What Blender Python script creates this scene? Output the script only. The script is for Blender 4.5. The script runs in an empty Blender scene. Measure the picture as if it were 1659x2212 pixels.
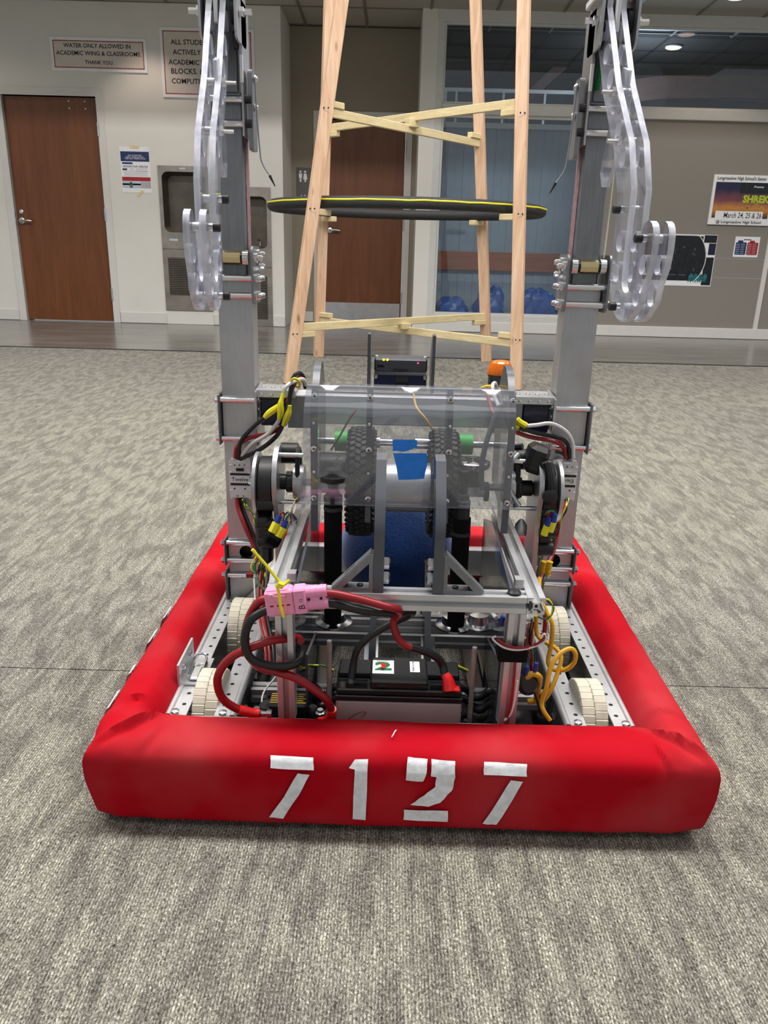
import bpy, bmesh, math, random
from mathutils import Vector, Matrix, noise
random.seed(7127)
C = bpy.context.scene.collection
SC = bpy.context.scene

# ------------------------------------------------------------------ camera
F, PITCH, ROLL, CAMH, CAMX, YAW, IW, IH = 1672.33, .3269, .0262, .7901, -.031, .0022, 1659, 2212
_f = Vector((0, math.cos(PITCH), -math.sin(PITCH))); _r = Vector((1, 0, 0)); _u = Vector((0, math.sin(PITCH), math.cos(PITCH)))
_rz = Matrix.Rotation(YAW, 3, 'Z'); _f, _r, _u = _rz @ _f, _rz @ _r, _rz @ _u
_R = _r*math.cos(ROLL) + _u*math.sin(ROLL); _U = _u*math.cos(ROLL) - _r*math.sin(ROLL)
cam_d = bpy.data.cameras.new('camera'); cam = bpy.data.objects.new('camera', cam_d); C.objects.link(cam)
cam_d.sensor_fit = 'VERTICAL'; cam_d.sensor_height = 24; cam_d.lens = F*24/IH; cam_d.clip_start = .02; cam_d.clip_end = 100
cam.matrix_world = Matrix(((_R.x, _U.x, -_f.x, CAMX), (_R.y, _U.y, -_f.y, 0), (_R.z, _U.z, -_f.z, CAMH), (0, 0, 0, 1)))
SC.camera = cam
def P(u, v, x=None, y=None, z=None):
    """point of the photograph's ray through pixel (u,v) on a plane x=, y= or z= of the room"""
    d = (_R*(u-IW/2) - _U*(v-IH/2))/F + _f; o = Vector((CAMX, 0, CAMH))
    t = (x-o.x)/d.x if x is not None else (y-o.y)/d.y if y is not None else (z-o.z)/d.z
    return o + d*t

# ------------------------------------------------------------------ world, lights, exposure
w = bpy.data.worlds.new('world'); SC.world = w; w.use_nodes = True
w.node_tree.nodes['Background'].inputs[0].default_value = (.92, .97, 1, 1); w.node_tree.nodes['Background'].inputs[1].default_value = .37
def area(name, loc, sx, sy, energy, col=(1, .98, .95), rot=(0, 0, 0)):
    l = bpy.data.lights.new(name, 'AREA'); l.shape = 'RECTANGLE'; l.size = sx; l.size_y = sy; l.energy = energy; l.color = col
    o = bpy.data.objects.new(name, l); C.objects.link(o); o.location = loc; o.rotation_euler = rot; return o
area('unseen_hall_strip', (0, 1.75, 5.0), 9, .7, 415)
area('unseen_hall_strip', (0, 4.3, 5.0), 10, 1.2, 190)  # extra unseen strip, added to lighten the far carpet
area('unseen_hall_strip', (0, -1.6, 5.0), 9, 2.0, 50)
def spot(name, loc, energy, ang, col, blend=.6):
    l = bpy.data.lights.new(name, 'SPOT'); l.energy = energy; l.spot_size = math.radians(ang); l.spot_blend = blend; l.color = col; l.shadow_soft_size = .05
    o = bpy.data.objects.new(name, l); C.objects.link(o); o.location = loc; return o
for _x in (-4.2, -.6, 1.5, 4.6): spot('downlight', (_x, 7.35, 2.87), 7, 150, (1, .90, .78))  # unseen wide spots added as corridor fill, so its ceiling isn't black
spot('downlight', (-2.38, 7.86, 2.87), 15, 95, (1, .82, .70))
spot('downlight', (2.9, 7.7, 2.87), 14, 110, (1, .80, .62))
_l = bpy.data.lights.new('added_study_fill', 'POINT'); _l.energy = 34; _l.color = (.75, .86, 1); _l.shadow_soft_size = .3  # added point lamp that brightens the arch beams in the unlit study
_o = bpy.data.objects.new('added_study_fill', _l); C.objects.link(_o); _o.location = (2.6, 9.4, 2.45)
vs = SC.view_settings; vs.view_transform = 'Standard'; vs.look = 'None'; vs.gamma = 1; vs.use_curve_mapping = False; vs.exposure = 0.42
SC.cycles.max_bounces = 8; SC.cycles.transparent_max_bounces = 24; SC.cycles.sample_clamp_indirect = 4
SC.cycles.use_denoising = True; SC.cycles.caustics_reflective = False; SC.cycles.caustics_refractive = False

# ------------------------------------------------------------------ materials
def lin(r, g, b):
    return tuple(((c/255)/12.92 if c/255 <= .04045 else ((c/255+.055)/1.055)**2.4) for c in (r, g, b)) + (1,)
class N:
    def __init__(s, name):
        s.m = bpy.data.materials.new(name); s.m.use_nodes = True; s.t = s.m.node_tree; s.b = s.t.nodes['Principled BSDF']; s.out = s.t.nodes['Material Output']
    def n(s, typ, **k):
        o = s.t.nodes.new(typ)
        for a, v in k.items():
            if a.startswith('_'): o.inputs[a[1:].replace('_', ' ')].default_value = v
            else: setattr(o, a, v)
        return o
    def l(s, a, b): s.t.links.new(a, b)
    def coords(s, scale=(1, 1, 1), rot=(0, 0, 0), obj=False):
        c = s.n('ShaderNodeNewGeometry') if not obj else s.n('ShaderNodeTexCoord'); mp = s.n('ShaderNodeMapping'); mp.inputs['Scale'].default_value = scale; mp.inputs['Rotation'].default_value = rot
        s.l(c.outputs['Position'] if not obj else c.outputs['Object'], mp.inputs[0]); return mp.outputs[0]
    def ramp(s, fac, stops):
        r = s.n('ShaderNodeValToRGB'); e = r.color_ramp.elements
        while len(e) < len(stops): e.new(.5)
        for i, (p, c) in enumerate(stops): e[i].position = p; e[i].color = c
        s.l(fac, r.inputs[0]); return r.outputs[0]
    def noise(s, vec, scale, detail=3, rough=.5, dist=0):
        n = s.n('ShaderNodeTexNoise'); n.inputs['Scale'].default_value = scale; n.inputs['Detail'].default_value = detail; n.inputs['Roughness'].default_value = rough; n.inputs['Distortion'].default_value = dist
        s.l(vec, n.inputs['Vector']); return n
    def bump(s, h, strength=.3, dist=.002):
        b = s.n('ShaderNodeBump'); b.inputs['Strength'].default_value = strength; b.inputs['Distance'].default_value = dist
        s.l(h, b.inputs['Height']); s.l(b.outputs[0], s.b.inputs['Normal']); return b
    def mix(s, a, b, fac, mode='MIX'):
        m = s.n('ShaderNodeMix', data_type='RGBA', blend_type=mode)
        for v, i in ((fac, 0), (a, 6), (b, 7)):
            if hasattr(v, 'default_value') or hasattr(v, 'links'): s.l(v, m.inputs[i])
            else: m.inputs[i].default_value = v
        return m.outputs[2]
def plain(name, rgb, rough=.5, metal=0, vary=.08, vscale=14, bump=0, spec=.5, bscale=200, stretch=(1, 1, 1), coat=0):
    k = N(name); c = lin(*rgb); v = k.coords(stretch)
    n = k.noise(v, vscale, 4, .6)
    d = tuple(max(0, x*(1-vary*2)) for x in c[:3]) + (1,); h = tuple(min(1, x*(1+vary*1.5)) for x in c[:3]) + (1,)
    k.l(k.ramp(n.outputs[0], ((.3, d), (.5, c), (.7, h))), k.b.inputs['Base Color'])
    k.b.inputs['Roughness'].default_value = rough; k.b.inputs['Metallic'].default_value = metal; k.b.inputs['Specular IOR Level'].default_value = spec
    if coat: k.b.inputs['Coat Weight'].default_value = coat
    if bump:
        n2 = k.noise(v, bscale, 2); k.bump(n2.outputs[0], bump, .001)
    return k.m
def clear(name, tint, gloss=.12, rough=.05, cloud=.04, cloud_col=(200, 205, 215), fk=.55):
    """thin clear plastic or glass: see-through with fresnel reflection and a faint haze"""
    k = N(name); t = k.t; tr = k.n('ShaderNodeBsdfTransparent'); tr.inputs[0].default_value = tint
    gl = k.n('ShaderNodeBsdfGlossy'); gl.inputs['Roughness'].default_value = rough; gl.inputs[0].default_value = (1, 1, 1, 1)
    df = k.n('ShaderNodeBsdfDiffuse'); df.inputs[0].default_value = lin(*cloud_col)
    m0 = k.n('ShaderNodeMixShader'); m0.inputs[0].default_value = cloud; k.l(tr.outputs[0], m0.inputs[1]); k.l(df.outputs[0], m0.inputs[2])
    lw = k.n('ShaderNodeLayerWeight'); lw.inputs[0].default_value = .35
    mm = k.n('ShaderNodeMath', operation='MULTIPLY_ADD'); mm.inputs[1].default_value = fk; mm.inputs[2].default_value = gloss*.4; k.l(lw.outputs['Fresnel'], mm.inputs[0])
    m1 = k.n('ShaderNodeMixShader'); k.l(mm.outputs[0], m1.inputs[0]); k.l(m0.outputs[0], m1.inputs[1]); k.l(gl.outputs[0], m1.inputs[2])
    k.l(m1.outputs[0], k.out.inputs[0]); t.nodes.remove(k.b); return k.m
M = {}
def brushed(name, rgb, rough, stretch, metal=.9, vary=.1):
    k = N(name); v = k.coords(stretch); n = k.noise(v, 60, 4, .65); n2 = k.noise(k.coords(), 9, 3)
    c = lin(*rgb); lo = tuple(x*(1-vary) for x in c[:3]) + (1,)
    k.l(k.mix(k.ramp(n.outputs[0], ((.3, lo), (.7, c))), k.ramp(n2.outputs[0], ((.35, (.8, .8, .8, 1)), (.65, (1, 1, 1, 1)))), 1., 'MULTIPLY'), k.b.inputs['Base Color'])
    k.b.inputs['Metallic'].default_value = metal
    r = k.n('ShaderNodeMapRange'); r.inputs[3].default_value = rough*.8; r.inputs[4].default_value = rough*1.25; k.l(n2.outputs[0], r.inputs[0]); k.l(r.outputs[0], k.b.inputs['Roughness'])
    return k.m
M['alu'] = brushed('mill_aluminium', (196, 196, 200), .38, (3, 3, .4), .8)
M['alu_x'] = brushed('extruded_aluminium', (222, 223, 226), .34, (.4, 4, 4), .72)
M['alu_dark'] = brushed('aged_aluminium', (150, 152, 157), .45, (4, 4, .3), .75, .2)
M['steel'] = plain('zinc_steel', (215, 215, 218), .22, 1, .05)
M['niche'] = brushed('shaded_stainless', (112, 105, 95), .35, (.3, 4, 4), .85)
M['rod'] = plain('dull_rod', (150, 147, 142), .4, .5, .1, 60)
M['alu_light'] = plain('light_aluminium', (208, 209, 212), .4, .3, .05, 20)
M['charcoal'] = plain('charcoal_plastic', (64, 66, 72), .45, 0, .05)
M['chrome'] = plain('bright_rod', (225, 225, 228), .14, 1, .04)
M['stainless'] = brushed('brushed_stainless', (176, 168, 158), .33, (.3, 4, 4))
M['brass'] = plain('pale_brass', (205, 190, 150), .2, 1, .05)
M['black'] = plain('black_plastic', (20, 20, 22), .42, 0, .1, 30)
M['rubber'] = plain('black_rubber', (38, 40, 40), .6, 0, .15, 60, .25)
M['black_cloth'] = plain('black_sleeve', (5, 5, 6), .85, 0, .1, 40, 0, .2)
M['smoke'] = plain('dark_pan', (20, 20, 23), .12, 0, .15, 30)
M['navy'] = plain('navy_plastic', (12, 22, 54), .22, 0, .1, 8)
M['white_plastic'] = plain('white_plastic', (226, 226, 230), .35, 0, .02)
M['ink'] = plain('black_ink', (18, 18, 22), .6, 0, .05)
M['white'] = plain('white_paper', (232, 232, 234), .6, 0, .02)
M['red_wire'] = plain('red_cable', (142, 12, 24), .35, 0, .05)
M['red_bright'] = plain('red_tape', (215, 20, 22), .3, 0, .1, 60, .2)
M['black_wire'] = plain('black_cable', (20, 20, 22), .38, 0, .05)
M['white_wire'] = plain('white_cable', (215, 214, 212), .4, 0, .04)
M['yellow'] = plain('yellow_plastic', (236, 224, 36), .35, 0, .04)
M['yellow_cable'] = plain('yellow_network_cable', (212, 160, 28), .4, 0, .06)
M['amber_tape'] = plain('yellow_sleeve', (225, 180, 30), .45, 0, .06)
M['green_wire'] = plain('green_wire', (22, 96, 58), .4, 0, .04)
M['blue_term'] = plain('blue_terminal', (28, 52, 150), .35, 0, .06)
M['pink'] = plain('pink_plastic', (236, 150, 190), .38, 0, .03)
M['tape_blue'] = plain('blue_painters_tape', (40, 132, 235), .6, 0, .05, 60, .1)
M['green_sp'] = plain('green_printed_plastic', (70, 190, 90), .45, 0, .05)
M['tread'] = plain('cream_tread', (206, 200, 182), .6, 0, .07, 40, .15)
M['battery_grey'] = plain('mauve_grey_case', (168, 150, 150), .45, 0, .04)
M['sticker_green'] = plain('green_print', (20, 105, 60), .5)
M['pink_tone'] = plain('rough_pink_tone', (150, 118, 122), .75, .2, .2, 90, .3)  # pinkish tone of the post side strips and the beam's painted reflection
M['green_rope'] = plain('green_cord', (20, 120, 60), .8, 0, .3, 300, .5)
M['string'] = plain('white_string', (214, 210, 196), .8, 0, .05)
# clear plastics
M['poly'] = clear('clear_polycarbonate', (.93, .94, .96, 1), .05, .04, .05)
k = N('frosted_cut_edge'); k.b.inputs['Base Color'].default_value = lin(214, 216, 232); k.b.inputs['Roughness'].default_value = .25; k.b.inputs['Transmission Weight'].default_value = .0
n = k.noise(k.coords((3, 3, .6)), 22, 3); k.l(k.ramp(n.outputs[0], ((.35, lin(188, 190, 208)), (.65, lin(236, 237, 248)))), k.b.inputs['Base Color'])
tr = k.n('ShaderNodeBsdfTransparent'); ms = k.n('ShaderNodeMixShader'); ms.inputs[0].default_value = .30; k.l(k.b.outputs[0], ms.inputs[1]); k.l(tr.outputs[0], ms.inputs[2]); k.l(ms.outputs[0], k.out.inputs[0]); M['poly_edge'] = k.m
M['poly_grey'] = plain('grey_cut_edge', (82, 84, 92), .3, 0, .1, 10)
M['poly_tint'] = clear('tinted_polycarbonate', (.55, .57, .62, 1), .06, .05, .12, (90, 92, 100))
M['shield'] = clear('clear_shield_sheet', (.88, .89, .92, 1), .08, .03, .13, (198, 202, 212))
M['glass'] = clear('window_glass', (.90, .94, .97, 1), .07, .01, .01, (150, 165, 180), .35)
# fabrics
def fabric(name, rgb, dark):
    k = N(name); v = k.coords(); wv = k.n('ShaderNodeTexWave', bands_direction='DIAGONAL'); wv.inputs['Scale'].default_value = 420; wv.inputs['Distortion'].default_value = .4; k.l(v, wv.inputs[0])
    n = k.noise(v, 700, 2); n2 = k.noise(v, 6, 3)
    c = k.mix(lin(*rgb), lin(*dark), k.ramp(wv.outputs[1], ((.2, (0, 0, 0, 1)), (.9, (.45, .45, .45, 1)))))
    k.l(k.mix(c, (1, 1, 1, 1), k.ramp(n2.outputs[0], ((.4, (0, 0, 0, 1)), (.8, (.04, .04, .04, 1))))), k.b.inputs['Base Color'])
    k.b.inputs['Roughness'].default_value = .8; k.b.inputs['Specular IOR Level'].default_value = .12
    k.bump(k.mix(wv.outputs[0], n.outputs[0], .4), .25, .0006); return k.m
M['red_fabric'] = fabric('red_bumper_cloth', (180, 0, 24), (142, 0, 14))
k = N('blue_ball_fleece'); v = k.coords(); n = k.noise(v, 260, 3, .7); n2 = k.noise(v, 60, 3)
k.l(k.ramp(n.outputs[0], ((.3, lin(6, 44, 104)), (.7, lin(16, 84, 168)))), k.b.inputs['Base Color']); k.b.inputs['Roughness'].default_value = .9; k.b.inputs['Sheen Weight'].default_value = .4
k.bump(k.mix(n.outputs[0], n2.outputs[0], .4), .8, .004); M['ball'] = k.m
k = N('white_stencil_paint'); n = k.noise(k.coords(), 60, 4, .7); k.l(k.ramp(n.outputs[0], ((.3, lin(205, 206, 212)), (.6, lin(238, 239, 244)))), k.b.inputs['Base Color']); k.b.inputs['Roughness'].default_value = .6
k.bump(k.noise(k.coords(), 500, 3).outputs[0], .3, .0006); M['paint'] = k.m
# carpet : rows of small loops with soft streaks
def carpet():
    k = N('loop_carpet'); geo = k.n('ShaderNodeNewGeometry'); pos = geo.outputs['Position']
    def mp(scale, rot=0, src=pos):
        m = k.n('ShaderNodeMapping'); m.inputs['Scale'].default_value = scale; m.inputs['Rotation'].default_value = (0, 0, rot); k.l(src, m.inputs[0]); return m.outputs[0]
    wob = k.noise(mp((1, 1, 1)), 3.5, 2); wv = k.n('ShaderNodeVectorMath', operation='MULTIPLY_ADD'); wv.inputs[1].default_value = (.05, .02, 0); k.l(wob.outputs['Color'], wv.inputs[0]); k.l(pos, wv.inputs[2])
    ya = k.noise(mp((420, 250, 1), .25), 1, 3, .62, .9)
    rw = k.n('ShaderNodeTexWave', bands_direction='X'); rw.inputs['Scale'].default_value = 1; rw.inputs['Distortion'].default_value = 1.6; rw.inputs['Detail'].default_value = 2; k.l(mp((78, 12, 1)), rw.inputs[0])
    st = k.noise(mp((30, 9, 1), .06, wv.outputs[0]), 1, 3, .55, .6)
    st2 = k.noise(mp((95, 9, 1), 0, pos), 1, 3, .6, .2)
    big = k.noise(mp((1.3, 1.0, 1)), 1, 2)
    c = k.ramp(ya.outputs[0], ((.28, lin(50, 48, 42)), (.42, lin(102, 99, 90)), (.54, lin(142, 139, 129)), (.70, lin(200, 198, 187))))
    c = k.mix(c, k.ramp(st.outputs[0], ((.43, (.75, .74, .74, 1)), (.54, (1.08, 1.08, 1.07, 1)))), 1., 'MULTIPLY')
    c = k.mix(c, k.ramp(st2.outputs[0], ((.35, (.74, .74, .75, 1)), (.65, (1.12, 1.12, 1.10, 1)))), 1., 'MULTIPLY')
    c = k.mix(c, k.ramp(rw.outputs[0], ((.1, (.66, .66, .66, 1)), (.65, (1.12, 1.12, 1.12, 1)))), 1., 'MULTIPLY')
    c = k.mix(c, k.ramp(big.outputs[0], ((.35, (.94, .93, .96, 1)), (.65, (1.05, 1.05, 1.03, 1)))), 1., 'MULTIPLY')
    k.l(c, k.b.inputs['Base Color']); k.b.inputs['Roughness'].default_value = .95; k.b.inputs['Specular IOR Level'].default_value = .1; k.b.inputs['Sheen Weight'].default_value = .1
    k.bump(ya.outputs[0], .6, .002); return k.m
M['carpet'] = carpet()
k = N('grey_vinyl_floor'); n = k.noise(k.coords((1, 3, 1)), 2.2, 4); k.l(k.ramp(n.outputs[0], ((.3, lin(98, 96, 92)), (.7, lin(124, 121, 115)))), k.b.inputs['Base Color']); k.b.inputs['Roughness'].default_value = .22; M['vinyl'] = k.m
def wood(name, a, b, c, rough, scale, stretch, obj=False, knots=False):
    k = N(name); v = k.coords(stretch, obj=obj); n = k.noise(v, scale, 5, .6, .8); n2 = k.noise(v, scale*5, 3, .6)
    col = k.mix(k.ramp(n.outputs[0], ((.3, lin(*a)), (.5, lin(*b)), (.72, lin(*c)))), k.ramp(n2.outputs[0], ((.3, (.9, .88, .86, 1)), (.7, (1.04, 1.03, 1.02, 1)))), 1., 'MULTIPLY')
    if knots:
        vo = k.n('ShaderNodeTexVoronoi'); vo.inputs['Scale'].default_value = 1; k.l(k.coords((9, 9, 3.2), obj=obj), vo.inputs['Vector'])
        col = k.mix(col, lin(126, 82, 52), k.ramp(vo.outputs['Distance'], ((.05, (.85, .85, .85, 1)), (.13, (0, 0, 0, 1)))))
    k.l(col, k.b.inputs['Base Color']); k.b.inputs['Roughness'].default_value = rough; return k.m
M['door_wood'] = wood('red_brown_veneer', (102, 57, 27), (112, 64, 31), (121, 71, 35), .35, 2.2, (6, 6, .5))
M['rail_wood'] = wood('cherry_rail', (140, 66, 28), (160, 78, 34), (172, 88, 40), .4, 3, (.5, 5, 5))
M['pine'] = wood('pine_stud', (194, 156, 126), (212, 176, 146), (226, 196, 168), .6, 5, (7, 7, .5), False, True)
M['pine_pale'] = wood('pale_pine_strip', (206, 186, 142), (220, 202, 158), (230, 214, 172), .6, 6, (1, 1, 8))
M['wall'] = plain('cream_wall_paint', (218, 215, 208), .7, 0, .015, 3, .08, .3, 500)
M['wall_dk'] = plain('darker_alcove_wall', (150, 142, 126), .7, 0, .015, 3, .05, .3, 500)  # alcove back wall, a darker tone than the other walls
M['trim'] = plain('off_white_trim', (210, 208, 203), .5, 0, .015)
M['frame'] = plain('pale_window_frame', (200, 200, 196), .45, 0, .02)
M['partition'] = plain('grey_tack_fabric', (138, 133, 126), .9, 0, .04, 300, .2, .1, 900)
M['ceil_tile'] = plain('ceiling_tile', (178, 174, 164), .9, 0, .03, 200, .2, .1, 400)
M['tbar'] = plain('ceiling_grid', (120, 116, 106), .6, 0, .03)
M['blind'] = plain('blue_grey_blind', (150, 161, 171), .7, 0, .05, 4)
M['room_wall'] = plain('study_wall', (120, 128, 134), .8, 0, .03)
M['dark_room'] = plain('unlit_interior', (44, 42, 40), .8, 0, .05)  # study ceiling is unlit; its shade is put into this colour
M['arch_wood'] = wood('dark_arch_wood', (54, 32, 24), (66, 40, 30), (78, 50, 38), .5, 3, (1, 1, 4))
M['bag_blue'] = plain('blue_plastic_bag', (36, 86, 158), .3, 0, .2, 20, .3, .5, 30)
M['foam'] = plain('dark_foam_tube', (42, 43, 44), .65, 0, .12, 40, .2)
M['sign_face'] = plain('sign_card', (206, 196, 186), .5, 0, .02)
M['sign_red'] = plain('sign_border', (150, 52, 52), .5)
M['sign_grey'] = plain('grey_sign_plate', (92, 90, 88), .5)
M['flyer_navy'] = plain('navy_print', (22, 42, 92), .55)
M['flyer_red'] = plain('red_print', (160, 22, 36), .55)
M['flyer_grey'] = plain('grey_print', (168, 166, 172), .6)
M['photo_sky'] = plain('pale_photo_print', (180, 194, 206), .6)
M['photo_green'] = plain('green_photo_print', (96, 122, 108), .6)
M['masking'] = plain('masking_tape', (220, 204, 150), .7)
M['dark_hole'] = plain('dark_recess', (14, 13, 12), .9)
M['teal'] = plain('teal_print', (20, 100, 108), .5, 0, .4, 60)
M['poster_dark'] = plain('dark_poster_print', (14, 17, 24), .3, 0, .5, 30)
M['poster_grey'] = plain('grey_poster_print', (72, 74, 80), .4, 0, .3, 50)
M['lime'] = plain('lime_lettering', (178, 196, 40), .5)
M['gold'] = plain('gold_lettering', (212, 160, 70), .5)
k = N('sunset_poster_print'); v = k.n('ShaderNodeTexCoord'); sp = k.n('ShaderNodeSeparateXYZ'); k.l(v.outputs['Generated'], sp.inputs[0])
nz = k.noise(v.outputs['Generated'], 5, 3); ad = k.n('ShaderNodeMath', operation='MULTIPLY_ADD'); ad.inputs[1].default_value = .3; k.l(nz.outputs[0], ad.inputs[0]); k.l(sp.outputs[2], ad.inputs[2])
k.l(k.ramp(ad.outputs[0], ((.15, lin(60, 36, 26)), (.4, lin(196, 130, 60)), (.65, lin(120, 66, 72)), (.95, lin(20, 26, 60)))), k.b.inputs['Base Color']); k.b.inputs['Roughness'].default_value = .5; M['sunset'] = k.m
k = N('amber_lens'); k.b.inputs['Base Color'].default_value = lin(240, 120, 10); k.b.inputs['Roughness'].default_value = .18; k.b.inputs['Transmission Weight'].default_value = .25; k.b.inputs['Subsurface Weight'].default_value = .2; M['amber'] = k.m
def glow(name, rgb, s):
    k = N(name); k.b.inputs['Emission Color'].default_value = lin(*rgb); k.b.inputs['Emission Strength'].default_value = s; k.b.inputs['Base Color'].default_value = lin(*rgb); return k.m
M['led_yellow'] = glow('yellow_led', (255, 220, 40), 2.5); M['led_red'] = glow('red_led', (255, 70, 110), 1.2); M['lamp'] = glow('lit_downlight', (255, 225, 200), 2.2)

# ------------------------------------------------------------------ mesh builder
WL = {}                                                    # world location of every object made
class MB:
    def __init__(s): s.v = []; s.f = []; s.mi = []
    def add(s, vs, fs, mi=0):
        o = len(s.v); s.v += [Vector(p) for p in vs]; s.f += [tuple(i+o for i in f) for f in fs]; s.mi += [mi]*len(fs); return s
    def box(s, a, b, mi=0, bev=0):
        """axis aligned box from corner a to corner b, optional chamfer"""
        x0, y0, z0 = (min(a[i], b[i]) for i in range(3)); x1, y1, z1 = (max(a[i], b[i]) for i in range(3))
        return s.obox(((x0+x1)/2, (y0+y1)/2, (z0+z1)/2), (x1-x0, y1-y0, z1-z0), Matrix.Identity(3), mi, bev)
    def obox(s, c, d, R=None, mi=0, bev=0):
        c = Vector(c); R = R or Matrix.Identity(3); h = Vector(d)/2
        if not bev:
            vs = [c + R @ Vector((sx*h.x, sy*h.y, sz*h.z)) for sx in (-1, 1) for sy in (-1, 1) for sz in (-1, 1)]
            return s.add(vs, [(0, 1, 3, 2), (4, 6, 7, 5), (0, 4, 5, 1), (2, 3, 7, 6), (0, 2, 6, 4), (1, 5, 7, 3)], mi)
        bev = min(bev, h.x*.95, h.y*.95, h.z*.95); vs = []; idx = {}
        for sx in (-1, 1):
            for sy in (-1, 1):
                for sz in (-1, 1):
                    for a in range(3):
                        p = [sx*(h.x-bev), sy*(h.y-bev), sz*(h.z-bev)]; p[a] = (sx, sy, sz)[a]*h[a]
                        idx[sx, sy, sz, a] = len(vs); vs.append(c + R @ Vector(p))
        fs = []
        for a in range(3):
            b, d2 = (a+1) % 3, (a+2) % 3
            for sg in (-1, 1):
                q = []
                for u, v in ((-1, -1), (1, -1), (1, 1), (-1, 1)):
                    t = [0, 0, 0]; t[a] = sg; t[b] = u; t[d2] = v; q.append(idx[t[0], t[1], t[2], a])
                fs.append(tuple(q if sg > 0 else q[::-1]))
            for u in (-1, 1):
                for v in (-1, 1):
                    q = []
                    for e in (-1, 1):
                        t = [0, 0, 0]; t[a] = e; t[b] = u; t[d2] = v
                        q.append((idx[t[0], t[1], t[2], b], idx[t[0], t[1], t[2], d2]))
                    r = (q[0][0], q[1][0], q[1][1], q[0][1]); fs.append(r if u*v < 0 else r[::-1])
        for sx in (-1, 1):
            for sy in (-1, 1):
                for sz in (-1, 1):
                    r = tuple(idx[sx, sy, sz, a] for a in range(3)); fs.append(r if sx*sy*sz > 0 else r[::-1])
        return s.add(vs, fs, mi)
    def cyl(s, p, q, r, n=16, mi=0, r2=None, cap=True):
        p, q = Vector(p), Vector(q); ax = (q-p).normalized(); t = Vector((0, 0, 1)) if abs(ax.z) < .9 else Vector((1, 0, 0)); u = ax.cross(t).normalized(); v = ax.cross(u); r2 = r if r2 is None else r2
        vs = []
        for i in range(n):
            a = 2*math.pi*i/n; d = u*math.cos(a) + v*math.sin(a); vs += [p+d*r, q+d*r2]
        fs = [(2*i, (2*i+2) % (2*n), (2*i+3) % (2*n), 2*i+1) for i in range(n)]
        if cap: fs += [tuple(range(0, 2*n, 2))[::-1], tuple(range(1, 2*n, 2))]
        return s.add(vs, fs, mi)
    def lathe(s, o, ax, prof, n=24, mi=0):
        """prof: list of (distance along axis, radius)"""
        o, ax = Vector(o), Vector(ax).normalized(); t = Vector((0, 0, 1)) if abs(ax.z) < .9 else Vector((1, 0, 0)); u = ax.cross(t).normalized(); v = ax.cross(u); vs = []; fs = []
        for h, r in prof:
            for i in range(n):
                a = 2*math.pi*i/n; vs.append(o + ax*h + (u*math.cos(a) + v*math.sin(a))*max(r, 1e-5))
        for j in range(len(prof)-1):
            for i in range(n):
                a, b = j*n+i, j*n+(i+1) % n; fs.append((a, b, b+n, a+n))
        fs += [tuple(range(n))[::-1], tuple(range((len(prof)-1)*n, len(prof)*n))]
        return s.add(vs, fs, mi)
    def tube(s, pts, r, n=8, mi=0, smooth=True, closed=False, sub=5, taper=None):
        pts = [Vector(p) for p in pts]
        if smooth and len(pts) > 2: pts = crom(pts, sub, closed)
        m = len(pts); vs = []; prev = None
        for i, p in enumerate(pts):
            a = pts[(i-1) % m] if closed or i > 0 else p; b = pts[(i+1) % m] if closed or i < m-1 else p
            t = (b-a).normalized()
            if prev is None:
                k = Vector((0, 0, 1)) if abs(t.z) < .9 else Vector((1, 0, 0)); u = t.cross(k).normalized()
            else: u = (prev - t*prev.dot(t)).normalized()
            prev = u; v = t.cross(u); rr = r if taper is None else r*taper(i/(m-1))
            for j in range(n):
                an = 2*math.pi*j/n; vs.append(p + (u*math.cos(an) + v*math.sin(an))*rr)
        fs = []
        for i in range(m if closed else m-1):
            for j in range(n):
                a, b = i*n+j, i*n+(j+1) % n; c, d = ((i+1) % m)*n+(j+1) % n, ((i+1) % m)*n+j; fs.append((a, b, c, d))
        if not closed: fs += [tuple(range(n))[::-1], tuple(range((m-1)*n, m*n))]
        return s.add(vs, fs, mi)
    def prism(s, outline, depth, frame, holes=(), mi=0, mi_edge=None, mi_hole=None):
        """2D outline (with holes) extruded by depth; frame = (origin, u axis, v axis, extrusion axis)"""
        o, U, V, E = (Vector(q) for q in frame); mi_edge = mi if mi_edge is None else mi_edge; mi_hole = mi_edge if mi_hole is None else mi_hole
        bm = bmesh.new(); loops = [list(outline)] + [list(h) for h in holes]; es = []
        for lp in loops:
            bv = [bm.verts.new((a, b, 0)) for a, b in lp]
            es += [bm.edges.new((bv[i], bv[(i+1) % len(bv)])) for i in range(len(bv))]
        bm.verts.index_update()
        bmesh.ops.triangle_fill(bm, use_beauty=True, use_dissolve=False, edges=es)
        bm.verts.index_update(); vs2 = [v.co.copy() for v in bm.verts]; tri = [[v.index for v in f.verts] for f in bm.faces]; bm.free()
        n = len(vs2); flip = U.cross(V).dot(E) < 0
        vs = [o + U*p.x + V*p.y for p in vs2] + [o + U*p.x + V*p.y + E*depth for p in vs2]; fs = []
        for t in tri:
            a, b, c = (vs2[i] for i in t); ccw = (b-a).cross(c-a).z > 0
            if not ccw: t = t[::-1]
            up = t if not flip else t[::-1]
            fs.append(tuple(i+n for i in up)); fs.append(tuple(up[::-1]))
        s.add(vs, fs, mi); base = 0
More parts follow.
